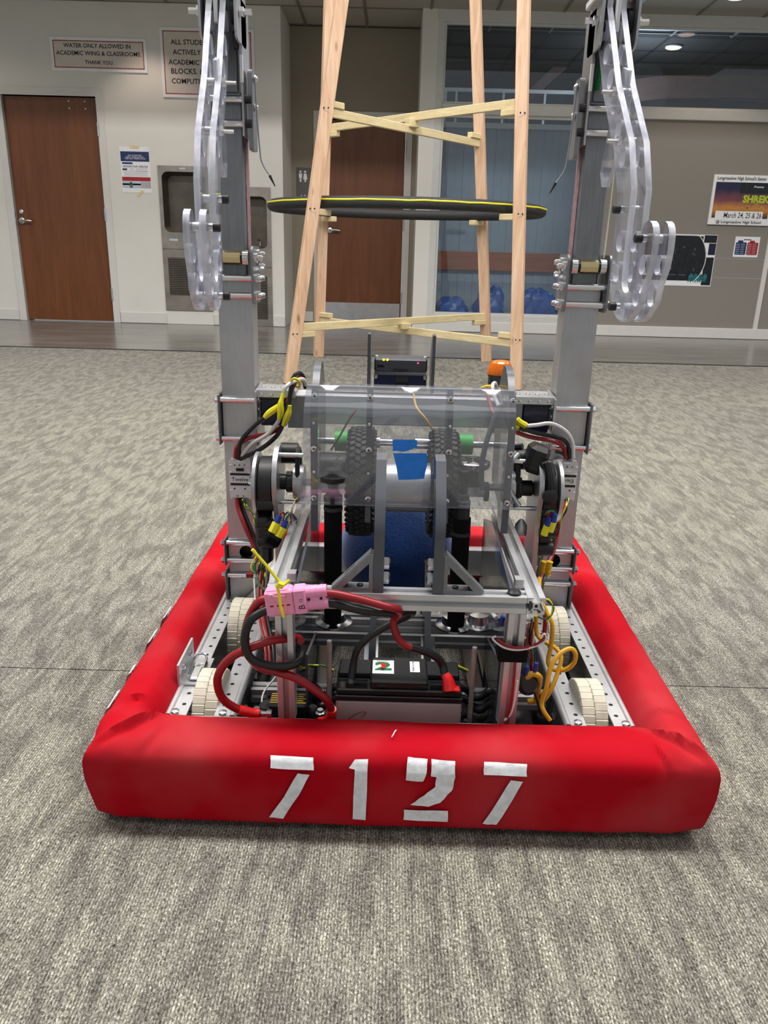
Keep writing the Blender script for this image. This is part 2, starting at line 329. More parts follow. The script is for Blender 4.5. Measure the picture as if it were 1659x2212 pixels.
        for li, lp in enumerate(loops):
            m = len(lp); ar = sum(lp[i][0]*lp[(i+1) % m][1] - lp[(i+1) % m][0]*lp[i][1] for i in range(m)); q = []
            for i in range(m):
                a, b = base+i, base+(i+1) % m; f = (a, b, b+n, a+n); rev = (ar < 0) != flip
                if li: rev = not rev
                q.append(f[::-1] if rev else f)
            o0 = len(s.v) - 2*n; s.f += [tuple(i+o0 for i in f) for f in q]; s.mi += [mi_hole if li else mi_edge]*len(q); base += m
        return s
    def build(s, name, mats, parent=None, sharp=35, label=None, kind=None):
        mats = mats if isinstance(mats, (list, tuple)) else [mats]
        lo = Vector([min(p[i] for p in s.v) for i in range(3)]); hi = Vector([max(p[i] for p in s.v) for i in range(3)]); c = Vector(((lo.x+hi.x)/2, (lo.y+hi.y)/2, lo.z))
        me = bpy.data.meshes.new(name); me.from_pydata([p-c for p in s.v], [], s.f)
        for m in mats: me.materials.append(m if not isinstance(m, str) else M[m])
        me.polygons.foreach_set('material_index', s.mi); me.polygons.foreach_set('use_smooth', [True]*len(s.f)); me.set_sharp_from_angle(angle=math.radians(sharp)); me.update()
        o = bpy.data.objects.new(name, me); C.objects.link(o); place(o, c, parent)
        if label: o['label'] = label
        if kind: o['kind'] = kind
        return o
def place(o, c, parent):
    WL[o.name] = Vector(c); o.parent = parent; o.location = Vector(c) - (WL[parent.name] if parent else Vector())
def crom(pts, sub, closed=False):
    out = []; m = len(pts); rng = range(m if closed else m-1)
    for i in rng:
        p0 = pts[(i-1) % m] if closed or i > 0 else pts[0]*2-pts[1]; p1 = pts[i]; p2 = pts[(i+1) % m]; p3 = pts[(i+2) % m] if closed or i < m-2 else pts[-1]*2-pts[-2]
        for j in range(sub):
            t = j/sub; out.append(.5*((2*p1) + (p2-p0)*t + (2*p0-5*p1+4*p2-p3)*t*t + (3*p1-p0-3*p2+p3)*t**3))
    if not closed: out.append(pts[-1])
    return out
def thing(name, label, cat, loc=(0, 0, 0), group=None, kind=None):
    o = bpy.data.objects.new(name, None); C.objects.link(o); o.empty_display_size = .05; place(o, loc, None)
    if label: o['label'] = label
    if cat: o['category'] = cat
    if group: o['group'] = group
    if kind: o['kind'] = kind
    return o
def part_empty(name, parent, loc=None, label=None):
    o = bpy.data.objects.new(name, None); C.objects.link(o); o.empty_display_size = .02; place(o, loc if loc is not None else WL[parent.name], parent)
    if label: o['label'] = label
    return o
def tag(o, label=None, cat=None, group=None, kind=None):
    for a, v in (('label', label), ('category', cat), ('group', group), ('kind', kind)):
        if v: o[a] = v
    return o
def dup(o, dx, parent=None):
    """copy one mesh object (mesh data shared), moved by dx in the world"""
    c = o.copy(); C.objects.link(c); place(c, WL[o.name] + Vector(dx), parent or o.parent); return c
def box(name, a, b, mat, parent=None, bev=0, **k): return MB().box(a, b, 0, bev).build(name, mat, parent, **k)
def cyl(name, p, q, r, mat, parent=None, n=16, **k): return MB().cyl(p, q, r, n).build(name, mat, parent, **k)
def wire(name, pts, r, mat, parent, n=8, sub=5, **k): return MB().tube(pts, r, n, sub=sub).build(name, mat, parent, **k)
def circ(cx, cy, r, n=20): return [(cx+r*math.cos(2*math.pi*i/n), cy+r*math.sin(2*math.pi*i/n)) for i in range(n)]
def arc(cx, cy, r, a0, a1, n=6): return [(cx+r*math.cos(math.radians(a0+(a1-a0)*i/n)), cy+r*math.sin(math.radians(a0+(a1-a0)*i/n))) for i in range(n+1)]
def rrect(x0, y0, x1, y1, r, n=4): return arc(x1-r, y0+r, r, -90, 0, n) + arc(x1-r, y1-r, r, 0, 90, n) + arc(x0+r, y1-r, r, 90, 180, n) + arc(x0+r, y0+r, r, 180, 270, n)
def textverts(s, size=1., shear=0., bold=0.):
    cu = bpy.data.curves.new('t', 'FONT'); cu.body = s; cu.size = size; cu.align_x = 'CENTER'; cu.align_y = 'CENTER'; cu.shear = shear; cu.offset = bold; cu.resolution_u = 2; cu.fill_mode = 'FRONT'
    o = bpy.data.objects.new('t', cu); me = bpy.data.meshes.new_from_object(o); vs = [v.co.copy() for v in me.vertices]; fs = [tuple(p.vertices) for p in me.polygons]
    bpy.data.objects.remove(o); bpy.data.curves.remove(cu); bpy.data.meshes.remove(me)
    xs = [v.x for v in vs]; ys = [v.y for v in vs]; cx, cy = (min(xs)+max(xs))/2, (min(ys)+max(ys))/2
    return [(v.x-cx, v.y-cy) for v in vs], fs, max(xs)-min(xs), max(ys)-min(ys)
def text(mb, s, c, U, V, width=None, height=None, mi=0, shear=0., bold=0.):
    """flat lettering centred at c, spanning width along U (and height along V)"""
    vs, fs, w_, h_ = textverts(s, 1., shear, bold); sx = width/w_ if width else height/h_; sy = height/h_ if height else sx
    c, U, V = Vector(c), Vector(U), Vector(V); return mb.add([c + U*(a*sx) + V*(b*sy) for a, b in vs], fs, mi)
X, Y, Z = Vector((1, 0, 0)), Vector((0, 1, 0)), Vector((0, 0, 1))

# ================================================================== THE ROOM
YB, YA = 8.26, 8.95                                        # corridor wall and alcove back wall
def S(o): o['kind'] = 'structure'; return o
fl = S(MB().box((-8, -6, -.06), (8, 14, -.012)).build('floor', 'dark_hole'))
seams = [-6, 1.325, 6.1]
for i in range(len(seams)-1):                              # carpet laid in widths with open butt seams
    g = .0015 if seams[i+1] < 6 else 0
    MB().box((-8, seams[i]+.001, -.012), (8, seams[i+1]-g, 0)).build('carpet_width', 'carpet', fl)
box('vinyl_tile_strip', (-8, 6.105, -.012), (8, 9.2, -.002), 'vinyl', fl)
box('edge_strip', (-8, 6.085, -.004), (8, 6.115, .004), 'rubber', fl)

DX0, DX1, DZ = -3.82, -2.912, 2.105
bas = [(-2.325, .90, -1.905, 1.462), (-1.705, .765, -1.295, 1.255)]
out = [(-8, 0), (DX0, 0), (DX0, DZ), (DX1, DZ), (DX1, 0), (-1.13, 0), (-1.13, 2.9), (-8, 2.9)]
wl = S(MB().prism(out, .16, ((0, YB, 0), X, Z, Y), [rrect(*b, .06) for b in bas]).build('wall_left', 'wall'))
S(MB().box((-1.29, YB+.161, 0), (-1.13, YA-.001, 2.9)).build('wall_alcove_left', 'wall'))
xr = P(872, 450, y=YA).x; xl = xr-.90; zt = P(790, 258, y=YA).z
out = [(-1.29, 0), (xl, 0), (xl, zt), (xr, zt), (xr, 0), (.32, 0), (.32, 2.9), (-1.29, 2.9)]
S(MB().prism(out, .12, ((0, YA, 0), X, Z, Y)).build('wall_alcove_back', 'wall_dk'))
S(MB().box((.19, YB-.03, 0), (.335, YA, 2.9)).build('wall_column', 'wall'))
S(box('wall_upper', (-8, 6.2, 2.9), (8, 6.35, 5.2), 'wall'))
for nm, a, b in (('baseboard_left', (-2.84, YB-.012, 0), (-2.36, YB-.001, .11)), ('baseboard_far_left', (-8, YB-.012, 0), (-3.90, YB-.001, .11)), ('baseboard_middle', (-1.87, YB-.012, 0), (-1.745, YB-.001, .11)), ('baseboard_corner', (-1.255, YB-.012, 0), (-1.13, YB-.001, .11)),
                 ('baseboard_right', (.34, YB-.035, 0), (7, YB-.005, .105)), ('baseboard_alcove', (-1.129, YA-.012, 0), (xl-.08, YA-.001, .11))):
    S(MB().box(a, b, 0, .004).build(nm, 'trim'))

# doors ------------------------------------------------------------------
def lever(parent, x, y, z, sg):
    h = part_empty('handle', parent, (x, y, z), 'satin chrome lever')
    m = MB().lathe((x, y, z), -Y, [(0, .031), (.006, .031), (.010, .026), (.012, .012), (.045, .011)], 18); m.build('rose', 'steel', h)
    MB().tube([(x, y-.045, z), (x+sg*.02, y-.052, z), (x+sg*.07, y-.05, z+.002), (x+sg*.115, y-.045, z-.004)], .0095, 10).build('lever', 'steel', h)
def door(n, x0, x1, z1, y, lx, sg, kick, frame_left=True):
    d = thing(n, None, None, (x0, y, 0), kind='structure')
    box('leaf', (x0+.004, y+.035, .008), (x1-.004, y+.08, z1-.004), 'door_wood', d, .002)
    m = MB()
    if frame_left: m.box((x0-.068, y-.012, 0), (x0, y+.12, z1+.07))
    m.box((x1, y-.012, 0), (x1+.068, y+.12, z1+.07)); m.box((x0, y-.012, z1), (x1, y+.12, z1+.07))
    m.build('door_frame', 'trim', d)
    lever(d, lx, y+.035, .975, sg)
    for z in (.28, 1.05, 1.82):
        if z < z1: MB().cyl((x1+.002, y-.010, z-.06), (x1+.002, y-.010, z+.06), .010, 10).build('hinge', 'steel', d)
    if kick: box('kick_plate', (x0+.012, y+.031, .02), (x1-.012, y+.035, .215), 'steel', d)
    return d
d1 = door('door_1', DX0, DX1, DZ, YB, P(45, 483, y=YB).x, 1, False)
MB().lathe((P(43, 457, y=YB).x, YB+.035, P(43, 457, y=YB).z), -Y, [(0, .022), (.008, .022), (.012, .015), (.014, .015)], 16).build('deadbolt', 'steel', d1)
for u, v in ((148, 218), (183, 219), (150, 234), (185, 235)):
    q = P(u, v, y=YB+.035); MB().lathe(q, -Y, [(0, .007), (.003, .007), (.005, .004)], 10).build('screw_cap', 'white', d1)
box('strike_plate', (DX0-.004, YB-.014, .93), (DX0+.004, YB-.002, 1.05), 'steel', d1)
d2 = door('door_2', xl, xr, zt, YA, P(712, 492, y=YA).x, 1, True)

# drinking fountains -------------------------------------------------------
def fountain(b, x0, x1, z0, z1, gz0, gz1, split, label):
    t = thing('drinking_fountain', label, 'drinking fountain', ((x0+x1)/2, YB, z0), 'pair of recessed wall fountains')
    rr = rrect(*b, .06)
    MB().prism([(x0, z0), (x1, z0), (x1, z1), (x0, z1)], .012, ((0, YB-.0125, 0), X, Z, Y), [rr]).build('front_panel', 'stainless', t)
    m = MB(); n = len(rr); sh = [(b[0]+(p[0]-b[0])*.9+.02, b[1]+(p[1]-b[1])*.92+.02) for p in rr]
    a = [Vector((p[0], YB, p[1])) for p in rr]; c = [Vector((p[0], YB+.14, p[1])) for p in sh]
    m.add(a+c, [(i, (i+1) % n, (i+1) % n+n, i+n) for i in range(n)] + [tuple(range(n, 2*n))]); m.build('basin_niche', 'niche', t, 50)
    xc = b[2]-.09; zb = b[1]+.015
    MB().tube([(xc, YB+.09, zb+.015), (xc, YB+.08, zb+.06), (xc-.02, YB+.05, zb+.075)], .009, 10).build('spout', 'chrome', t)
    box('push_bar', (b[0]+.04, YB-.02, b[1]-.085), (b[0]+.13, YB-.0125, b[1]-.055), 'chrome', t, .004)
    box('badge', ((b[0]+b[2])/2-.03, YB-.015, z1-.035), ((b[0]+b[2])/2+.03, YB-.0125, z1-.015), 'steel', t, .002)
    gx0, gx1 = x0+.05, x1-.05; nn = int((gz1-gz0)/.017)
    box('grille_backing', (gx0, YB-.0135, gz0), (gx1, YB-.0124, gz1), 'dark_hole', t)
    for i in range(nn):
        z = gz0+(i+.5)*(gz1-gz0)/nn; MB().obox(((gx0+gx1)/2, YB-.016, z), (gx1-gx0, .006, .0095), Matrix.Rotation(.5, 3, 'X')).build('louvre', 'stainless', t)
    if split: box('panel_joint', (x0, YB-.0135, split-.002), (x1, YB-.0124, split+.002), 'dark_hole', t)
    return t
fountain(bas[0], -2.36, -1.87, .14, 1.515, .29, .66, .74, 'taller stainless recessed fountain on the cream wall, nearer the brown door')
fountain(bas[1], -1.745, -1.255, .0, 1.34, .07, .50, .585, 'lower stainless recessed fountain beside the alcove corner, partly behind the left post')

# wall signs ---------------------------------------------------------------
def sign(name, label, x0, x1, z0, z1, lines, sizes, ys):
    t = thing(name, label, 'sign', ((x0+x1)/2, YB, z0))
    box('board', (x0, YB-.010, z0), (x1, YB-.001, z1), 'white', t, .001)
    m = MB(); b = .028; e = .008; y0, y1 = YB-.0112, YB-.0099
    for a, c in (((x0+b, z0+b), (x1-b, z0+b+e)), ((x0+b, z1-b-e), (x1-b, z1-b)), ((x0+b, z0+b), (x0+b+e, z1-b)), ((x1-b-e, z0+b), (x1-b, z1-b))): m.box((a[0], y0, a[1]), (c[0], y1, c[1]))
    m.build('border', 'sign_red', t)
    box('face', (x0+b+e, YB-.0106, z0+b+e), (x1-b-e, YB-.0099, z1-b-e), 'sign_face', t)
    for (s, wd, xc, zc) in lines:
        m = MB(); text(m, s, (xc, YB-.0113, zc), X, Z, wd, bold=.016); m.build('lettering', 'ink', t)
    return t
sign('wall_sign', 'small white sign with red border about water, above the brown door', -3.298, -2.392, 2.315, 2.60,
     [('WATER ONLY ALLOWED IN', .63, -2.855, 2.530), ('ACADEMIC WING & CLASSROOMS.', .80, -2.845, 2.468), ('THANK YOU.', .27, -2.845, 2.393)], 0, 0)
XL = -2.17
sign('wall_sign', 'large white sign about students, partly hidden behind the left hook and post', -2.262, -1.378, 2.115, 2.70,
     [('ALL STUDENTS MUST BE', .66, -1.83, 2.580), ('ACTIVELY ENGAGED IN', .63, -1.83, 2.497), ('ACADEMIC WORK DURING', .72, -1.83, 2.413), ('BLOCKS. (READING,', .58, -1.88, 2.331), ('COMPUTING, RESEARCH)', .70, -1.82, 2.248)], 0, 0)

t = thing('flyer', 'white paper flyer with navy and red bands, taped beside the brown door', 'flyer', (-2.57, YB, 1.26))
x0, x1, z0, z1 = -2.722, -2.430, 1.262, 1.675; W_, H_ = x1-x0, z1-z0; ty = YB-.0035
box('paper', (x0, YB-.003, z0), (x1, YB-.001, z1), 'white', t)
def fr(a, b, c, d, mat, nm): return box(nm, (x0+a*W_, ty, z1-d*H_), (x0+c*W_, YB-.0028, z1-b*H_), mat, t)
fr(.02, .10, .98, .315, 'flyer_navy', 'navy_band'); fr(.06, .335, .41, .375, 'flyer_navy', 'navy_tag'); fr(.06, .47, .21, .51, 'flyer_navy', 'navy_tag')
fr(.02, .655, .98, .745, 'flyer_red', 'red_band'); fr(.02, .755, .64, .90, 'photo_sky', 'photo_print'); fr(.64, .755, .98, .90, 'flyer_grey', 'crest_panel'); fr(.021, .80, .64, .835, 'photo_green', 'tree_line')
m = MB(); text(m, 'HOOPS FOR HEROES', (x0+.50*W_, ty-.0004, z1-.425*H_), X, Z, .84*W_, bold=.01); m.build('headline', 'ink', t)
m = MB(); text(m, 'JOIN US AND HELP', (x0+.5*W_, ty-.0006, z1-.185*H_), X, Z, .46*W_); text(m, 'ASSIST VETERANS FIND', (x0+.5*W_, ty-.0006, z1-.22*H_), X, Z, .6*W_); text(m, 'THEIR NEXT MISSION IN LIFE', (x0+.5*W_, ty-.0006, z1-.255*H_), X, Z, .7*W_); m.build('white_lettering', 'white', t)
m = MB()
for i in range(9):
    zz = z1-(.47+.02*i)*H_; a = (.30, .44) if i < 3 else (.1, .9); m.box((x0+a[0]*W_, ty, zz), (x0+a[1]*W_, YB-.0029, zz+.0025))
    if i < 4: m.box((x0+.5*W_, ty, zz), (x0+.9*W_, YB-.0029, zz+.0025))
m.build('small_print', 'flyer_grey', t)
m = MB().prism(circ(x0+.31*W_, z1-.79*H_, .012, 10), .0008, ((0, ty-.0008, 0), X, Z, Y)); m.box((x0+.26*W_, ty-.0008, z1-.895*H_), (x0+.36*W_, ty, z1-.80*H_)); m.build('figure_print', 'sign_grey', t)
MB().obox((x0+.5*W_, ty-.0006, z1-.003), (.1, .001, .022), Matrix.Rotation(.03, 3, 'Y')).build('tape', 'masking', t)
MB().obox((x0+.6*W_, ty-.0006, z0-.006), (.085, .001, .022), Matrix.Rotation(-.7, 3, 'Y')).build('tape', 'masking', t)

t = thing('restroom_sign', 'grey restroom sign with two white figures, behind the left wooden leg', 'sign', (-1.05, YA, 1.4))
a, b = P(640, 362, y=YA), P(668, 432, y=YA)
sx0, sx1, sz0, sz1 = a.x, a.x+.20, b.z-.01, a.z
box('plate', (sx0, YA-.008, sz0), (sx1, YA-.001, sz1), 'sign_grey', t, .001)
for i in range(2):
    cx = sx0+.045+i*.05; zz = sz1-.04; m = MB().prism(circ(cx, zz, .012, 12), .001, ((0, YA-.009, 0), X, Z, Y))
    o = [(cx-.018, zz-.017), (cx+.018, zz-.017), (cx+.016, zz-.06), (cx+.009, zz-.06), (cx+.008, zz-.10), (cx-.008, zz-.10), (cx-.009, zz-.06), (cx-.016, zz-.06)] if i == 0 else [(cx-.014, zz-.017), (cx+.014, zz-.017), (cx+.022, zz-.075), (cx+.009, zz-.075), (cx+.008, zz-.10), (cx-.008, zz-.10), (cx-.009, zz-.075), (cx-.022, zz-.075)]
    m.prism(o, .001, ((0, YA-.009, 0), X, Z, Y)); m.build('figure_symbol', 'white', t)
m = MB(); text(m, '14', (sx0+.075, YA-.009, sz0+.04), X, Z, None, .045); m.build('lettering', 'white', t)

# glazed wall, clerestory and tack board ------------------------------------
wx0, wx1 = .40, 1.84
m = MB(); m.box((.335, YB-.03, 0), (.40, YB+.06, 2.88)); m.box((wx1, YB-.03, .1), (1.92, YB+.06, 2.10)); m.box((.40, YB-.03, 2.03), (7, YB+.05, 2.125), 0, .006); m.box((.335, YB-.04, 2.80), (7, YB+.08, 2.9), 0, .004)
m.box((.40, YB-.03, .1), (wx1, YB+.06, .17)); S(m.build('trim_1', 'frame'))
S(box('trim_2', (3.715, YB-.028, .105), (3.76, YB+.01, 2.03), 'trim'))
w1 = thing('window_1', None, None, (1.1, YB, .17), kind='structure'); box('pane', (wx0, YB, .17), (wx1, YB+.006, 2.03), 'glass', w1)
m = MB()
for a, b in (((wx0, .17), (wx0+.025, 2.03)), ((wx1-.025, .17), (wx1, 2.03)), ((wx0+.025, .17), (wx1-.025, .195)), ((wx0+.025, 2.005), (wx1-.025, 2.03))): m.box((a[0], YB-.012, a[1]), (b[0], YB+.02, b[1]))
m.build('window_frame', 'frame', w1)
for i in range(19):
    x = .36+i*.083; MB().obox((x+.04, YB+.62+.004*(i % 2), 1.08), (.088, .003, 1.86), Matrix.Rotation(.10, 3, 'Z')).build('blind_slat', 'blind', w1)
box('blind_head_rail', (.34, YB+.585, 2.0), (2.0, YB+.66, 2.05), 'frame', w1)
w2 = thing('window_2', None, None, (3, YB, 2.125), kind='structure'); box('pane', (.40, YB, 2.125), (7, YB+.006, 2.80), 'glass', w2)
m = MB(); m.box((.40, YB-.012, 2.125), (.42, YB+.02, 2.80)); m.box((.42, YB-.012, 2.125), (7, YB+.02, 2.14)); m.box((.42, YB-.012, 2.78), (7, YB+.02, 2.80)); m.build('window_frame', 'frame', w2)
wr = S(MB().box((1.92, YB-.012, .105), (3.715, YB+.03, 2.03)).box((3.76, YB-.012, .105), (7, YB+.03, 2.03)).build('wall_right', 'partition'))
m = MB()
for z in (.60, .785): m.box((2.75, YB-.0135, z), (3.715, YB-.0118, z+.004))
m.build('fabric_seam', 'flyer_grey', wr)
# the room behind the glass
box('wood_rail', (.35, YB+.55, .60), (1.9, YB+.585, .79), 'rail_wood', w1, .003)
S(box('wall_study_floor', (.34, YB+.061, -.01), (7, 12.2, 0), 'vinyl'))
S(MB().box((.34, 12, 0), (8, 12.1, 2.95)).build('wall_study_back', 'room_wall'))
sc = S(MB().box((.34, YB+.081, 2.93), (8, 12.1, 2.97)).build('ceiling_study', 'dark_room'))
m = MB()
for i in range(9): m.box((.5+i*.75, YB+.081, 2.924), (.53+i*.75, 12, 2.93))
for i in range(4): m.box((.34, 8.9+i*.8, 2.924), (8, 8.93+i*.8, 2.93))
m.build('ceiling_grid', 'dark_hole', sc)
m = MB(); m.box((.45, 10.5, 2.62), (2.4, 10.53, 2.66))
for x in (.55, .68, 1.25, 1.75): m.box((x, 10.5, .2), (x+.025, 10.53, 2.62))
t = S(m.build('trim_3', 'frame'))
def archbeam(nm, pts, h):
    m = MB(); c = crom([Vector(p) for p in pts], 6)
    for i in range(len(c)-1):
        a, b = c[i], c[i+1]; m.add([a, b, b+Vector((0, 0, h)), a+Vector((0, 0, h)), a+Vector((0, .12, 0)), b+Vector((0, .12, 0)), b+Vector((0, .12, h)), a+Vector((0, .12, h))], [(0, 1, 2, 3), (4, 7, 6, 5), (0, 4, 5, 1), (3, 2, 6, 7)])
    return S(m.build(nm, 'arch_wood'))
archbeam('trim_4', [P(u, v, y=10.6) for u, v in ((1095, 262), (1150, 215), (1200, 168), (1262, 118))], .15)
archbeam('trim_5', [P(u, v, y=10.2) for u, v in ((1240, 290), (1300, 240), (1400, 216), (1500, 212), (1659, 214), (1900, 240))], .24)
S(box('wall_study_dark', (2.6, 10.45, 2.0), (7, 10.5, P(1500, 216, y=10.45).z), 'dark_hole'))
def bag(cx, cy, rx, ry, h, seed, label):
    rnd = random.Random(seed); m = MB(); nu, nv = 26, 9; vs = []; fs = []
    for j in range(nv+1):
        for i in range(nu):
            a = 2*math.pi*i/nu; v = j/nv; r = math.cos(v*1.5)**.6; q = Vector((math.cos(a)*3+seed, math.sin(a)*3, v*3)); d = 1+.35*noise.noise(q)+.15*noise.noise(q*3)
            vs.append((cx+rx*math.cos(a)*r*d, cy+ry*math.sin(a)*r*d, .172+h*math.sin(v*1.571)*(1+.25*noise.noise(Vector((math.cos(a)*1.5+seed*2, math.sin(a)*1.5, 0))))))
    for j in range(nv):
        for i in range(nu): a, b = j*nu+i, j*nu+(i+1) % nu; fs.append((a, b, b+nu, a+nu))
    fs += [tuple(range(nu))[::-1], tuple(range(nv*nu, nv*nu+nu))]
    m.add(vs, fs); o = m.build('plastic_bag', 'bag_blue', None, 25); return tag(o, label, 'bag', 'blue bags behind the window')
S(box('trim_6', (.4, YB+.07, 0), (1.9, YB+.50, .17), 'frame'))
bag(.60, YB+.28, .17, .13, .16, 3, 'crumpled blue plastic bag lying inside the window, farthest left')
bag(1.02, YB+.28, .16, .13, .26, 5, 'crumpled blue plastic bag inside the window, tallest, behind the back right wooden leg')
bag(1.52, YB+.28, .22, .13, .25, 9, 'crumpled blue plastic bag inside the window, just left of the right post')

# posters on the tack board -------------------------------------------------
px0, px1, pz0, pz1 = 3.085, 3.685, 1.105, 1.562; py = YB-.012
t = thing('poster', 'white framed school musical poster with a sunset picture and handwritten dates', 'poster', (3.385, py, pz0))
box('board', (px0, py-.022, pz0), (px1, py, pz1), 'white', t, .002)
def pt(nm, a, b, mat, d): return box(nm, (px0+a[0]*(px1-px0), py-.022-d, pz1-b[1]*(pz1-pz0)), (px0+b[0]*(px1-px0), py-.0215, pz1-a[1]*(pz1-pz0)), mat, t)
pt('picture', (.045, .145), (.965, .86), 'sunset', .001); pt('dark_corner', (.45, .145), (.965, .36), 'poster_dark', .0012)
pt('date_slip', (.10, .72), (.88, .90), 'white', .002)
def ptx(nm, s, u, v, wd, mat, d=.0032, sh=0, b=.012, h=None):
    m = MB(); text(m, s, (px0+u*(px1-px0), py-.022-d, pz1-v*(pz1-pz0)), X, Z, wd*(px1-px0), h, 0, sh, b); m.build(nm, mat, t)
ptx('lettering', "Longmeadow High School's Senior Class", .52, .075, .93, 'ink', h=.040); ptx('lettering', 'Presents', .745, .225, .16, 'white', sh=.2)
ptx('title_lettering', 'SHREK', .735, .47, .44, 'lime', b=.05, h=.072); ptx('title_lettering', 'THE', .74, .575, .08, 'gold'); ptx('title_lettering', 'MUSICAL', .74, .635, .32, 'gold', h=.036)
ptx('handwritten_date', 'March 24, 25 & 26', .55, .81, .62, 'ink', h=.058, sh=.15, b=.004); ptx('lettering', '@ Longmeadow High School', .50, .945, .74, 'ink', h=.034)
qx0, qx1, qz0, qz1 = 2.474, 3.214, .515, 1.008
t = thing('poster', 'wide dark poster with a pale circle outline, behind the right hook tip', 'poster', (2.84, py, qz0))
box('paper', (qx0, py-.003, qz0), (qx1, py, qz1), 'white', t)
box('dark_print', (qx0+.01, py-.0034, qz0+.055), (qx1-.14, py-.0029, qz1-.015), 'poster_dark', t)
cx, cz = 2.82, .775; m = MB().prism(circ(cx, cz, .305, 40), .0004, ((0, py-.0039, 0), X, Z, Y)); m.v = [Vector((min(max(p.x, qx0+.004), qx1), p.y, min(max(p.z, qz0+.05), qz1-.012))) for p in m.v]; m.build('dark_disc', 'poster_dark', t)
m = MB(); c = [Vector((cx+.306*math.cos(a), py-.0042, cz+.306*math.sin(a))) for a in [math.radians(d) for d in range(-48, 50, 4)]]
m.tube(c, .004, 4, smooth=False); m.build('circle_line', 'white', t)
box('corner_picture', (qx1-.13, py-.0036, qz1-.075), (qx1-.004, py-.0029, qz1-.004), 'poster_dark', t); box('blue_picture', (qx1-.075, py-.0037, qz1-.19), (qx1-.004, py-.0029, qz1-.08), 'navy', t)
box('dark_strip', (qx1-.10, py-.0036, qz0+.01), (qx1-.006, py-.0029, qz0+.28), 'poster_dark', t)
rnd = random.Random(4); m = MB()
for i in range(34):
    a, b = rnd.uniform(-.26, .22), rnd.uniform(-.12, .14); w_, h_ = rnd.uniform(.003, .014), rnd.uniform(.006, .03); m.obox((cx+a, py-.0041, cz+b), (w_, .0004, h_), Matrix.Rotation(rnd.uniform(-.8, .8), 3, 'Y'))
m.build('grey_print', 'poster_grey', t, kind='stuff')
for i in range(4):
    x = 3.0+i*.047; m = MB().prism([(x-.024, qz0+.03), (x-.006, qz0+.055), (x+.004, qz0+.03), (x+.024, qz0+.07), (x+.020, qz0+.11), (x, qz0+.125), (x-.02, qz0+.10)], .0005, ((0, py-.0045, 0), X, Z, Y)); m.build('teal_print', 'teal', t)
m = MB(); 
for i in range(3): m.box((qx0+.2+i*.1, py-.0042, qz0+.10), (qx0+.27+i*.1, py-.0038, qz0+.112))
m.build('pale_lettering', 'poster_grey', t)
nx0, nx1, nz0, nz1 = 3.393, 3.640, .806, 1.0
t = thing('notice', 'small white notice with a navy and a red panel, under the musical poster', 'notice', (3.516, py, nz0))
box('paper', (nx0, py-.002, nz0), (nx1, py, nz1), 'white', t)
for nm, a, mat in (('navy_panel', nx0+.012, 'flyer_navy'), ('red_panel', nx0+.128, 'flyer_red')):
    MB().prism(rrect(a, nz0+.022, a+.108, nz0+.14, .01), .0006, ((0, py-.0027, 0), X, Z, Y)).box((a+.02, py-.0027, nz0+.139), (a+.07, py-.0021, nz0+.158)).build(nm, mat, t)
m = MB()
for i in range(6):
    for a in (.018, .066, .134, .182): m.box((nx0+a, py-.0032, nz0+.034+i*.017), (nx0+a+.036, py-.0026, nz0+.039+i*.017))
m.build('small_print', 'flyer_grey', t); m = MB(); m.box((nx0+.085, py-.0024, nz1-.032), (nx0+.16, py-.0019, nz1-.024)); m.build('heading', 'ink', t)

# ceiling -------------------------------------------------------------------
ce = S(MB().box((-8, 6.2, 2.925), (8, YA+.2, 2.95)).build('ceiling', 'dark_hole'))
ys = [6.43, 7.04, 7.65, 8.26, 8.87]; x = -.345
xs = [x+.61*i for i in range(-12, 9)]
m = MB()
for q in xs: m.box((q-.012, 6.35, 2.893), (q+.012, YA, 2.905))
for q in ys: m.box((-8, q-.012, 2.894), (7, q+.012, 2.906))
m.build('ceiling_grid', 'tbar', ce)
m0 = None
for j in range(len(ys)-1):
    for i in range(len(xs)-1):
        if ys[j] > 8.2 and xs[i] > .2: continue
        if m0 is None: m0 = MB().box((xs[i]+.012, ys[j]+.012, 2.90), (xs[i+1]-.012, ys[j+1]-.012, 2.915)).build('ceiling_tile', 'ceil_tile', ce); o0 = (xs[i], ys[j])
        else: dup(m0, (xs[i]-o0[0], ys[j]-o0[1], 0))
S(box('ceiling_hall', (-8, -6, 5.2), (8, 6.2, 5.25), 'ceil_tile'))
t = thing('ceiling_light', 'round downlight in the dark study ceiling behind the clerestory glass', 'light', (3.1, 9.6, 2.9))
q = P(1455, 102, z=2.915); m = MB().lathe((q.x, q.y, 2.922), -Z, [(0, .085), (.012, .085), (.016, .075)], 24); m.build('trim_ring', 'white', t); MB().lathe((q.x, q.y, 2.906), -Z, [(0, .07), (.004, .066)], 24).build('lens', 'lamp', t)
q = P(1592, -6, z=2.893); t = thing('ceiling_light', 'round downlight in the corridor ceiling at the top right corner', 'light', (q.x, q.y, 2.89))
MB().lathe((q.x, q.y, 2.905), -Z, [(0, .10), (.012, .10), (.016, .085)], 24).build('trim_ring', 'white', t); MB().lathe((q.x, q.y, 2.889), -Z, [(0, .08), (.004, .07)], 24).build('lens', 'lamp', t)

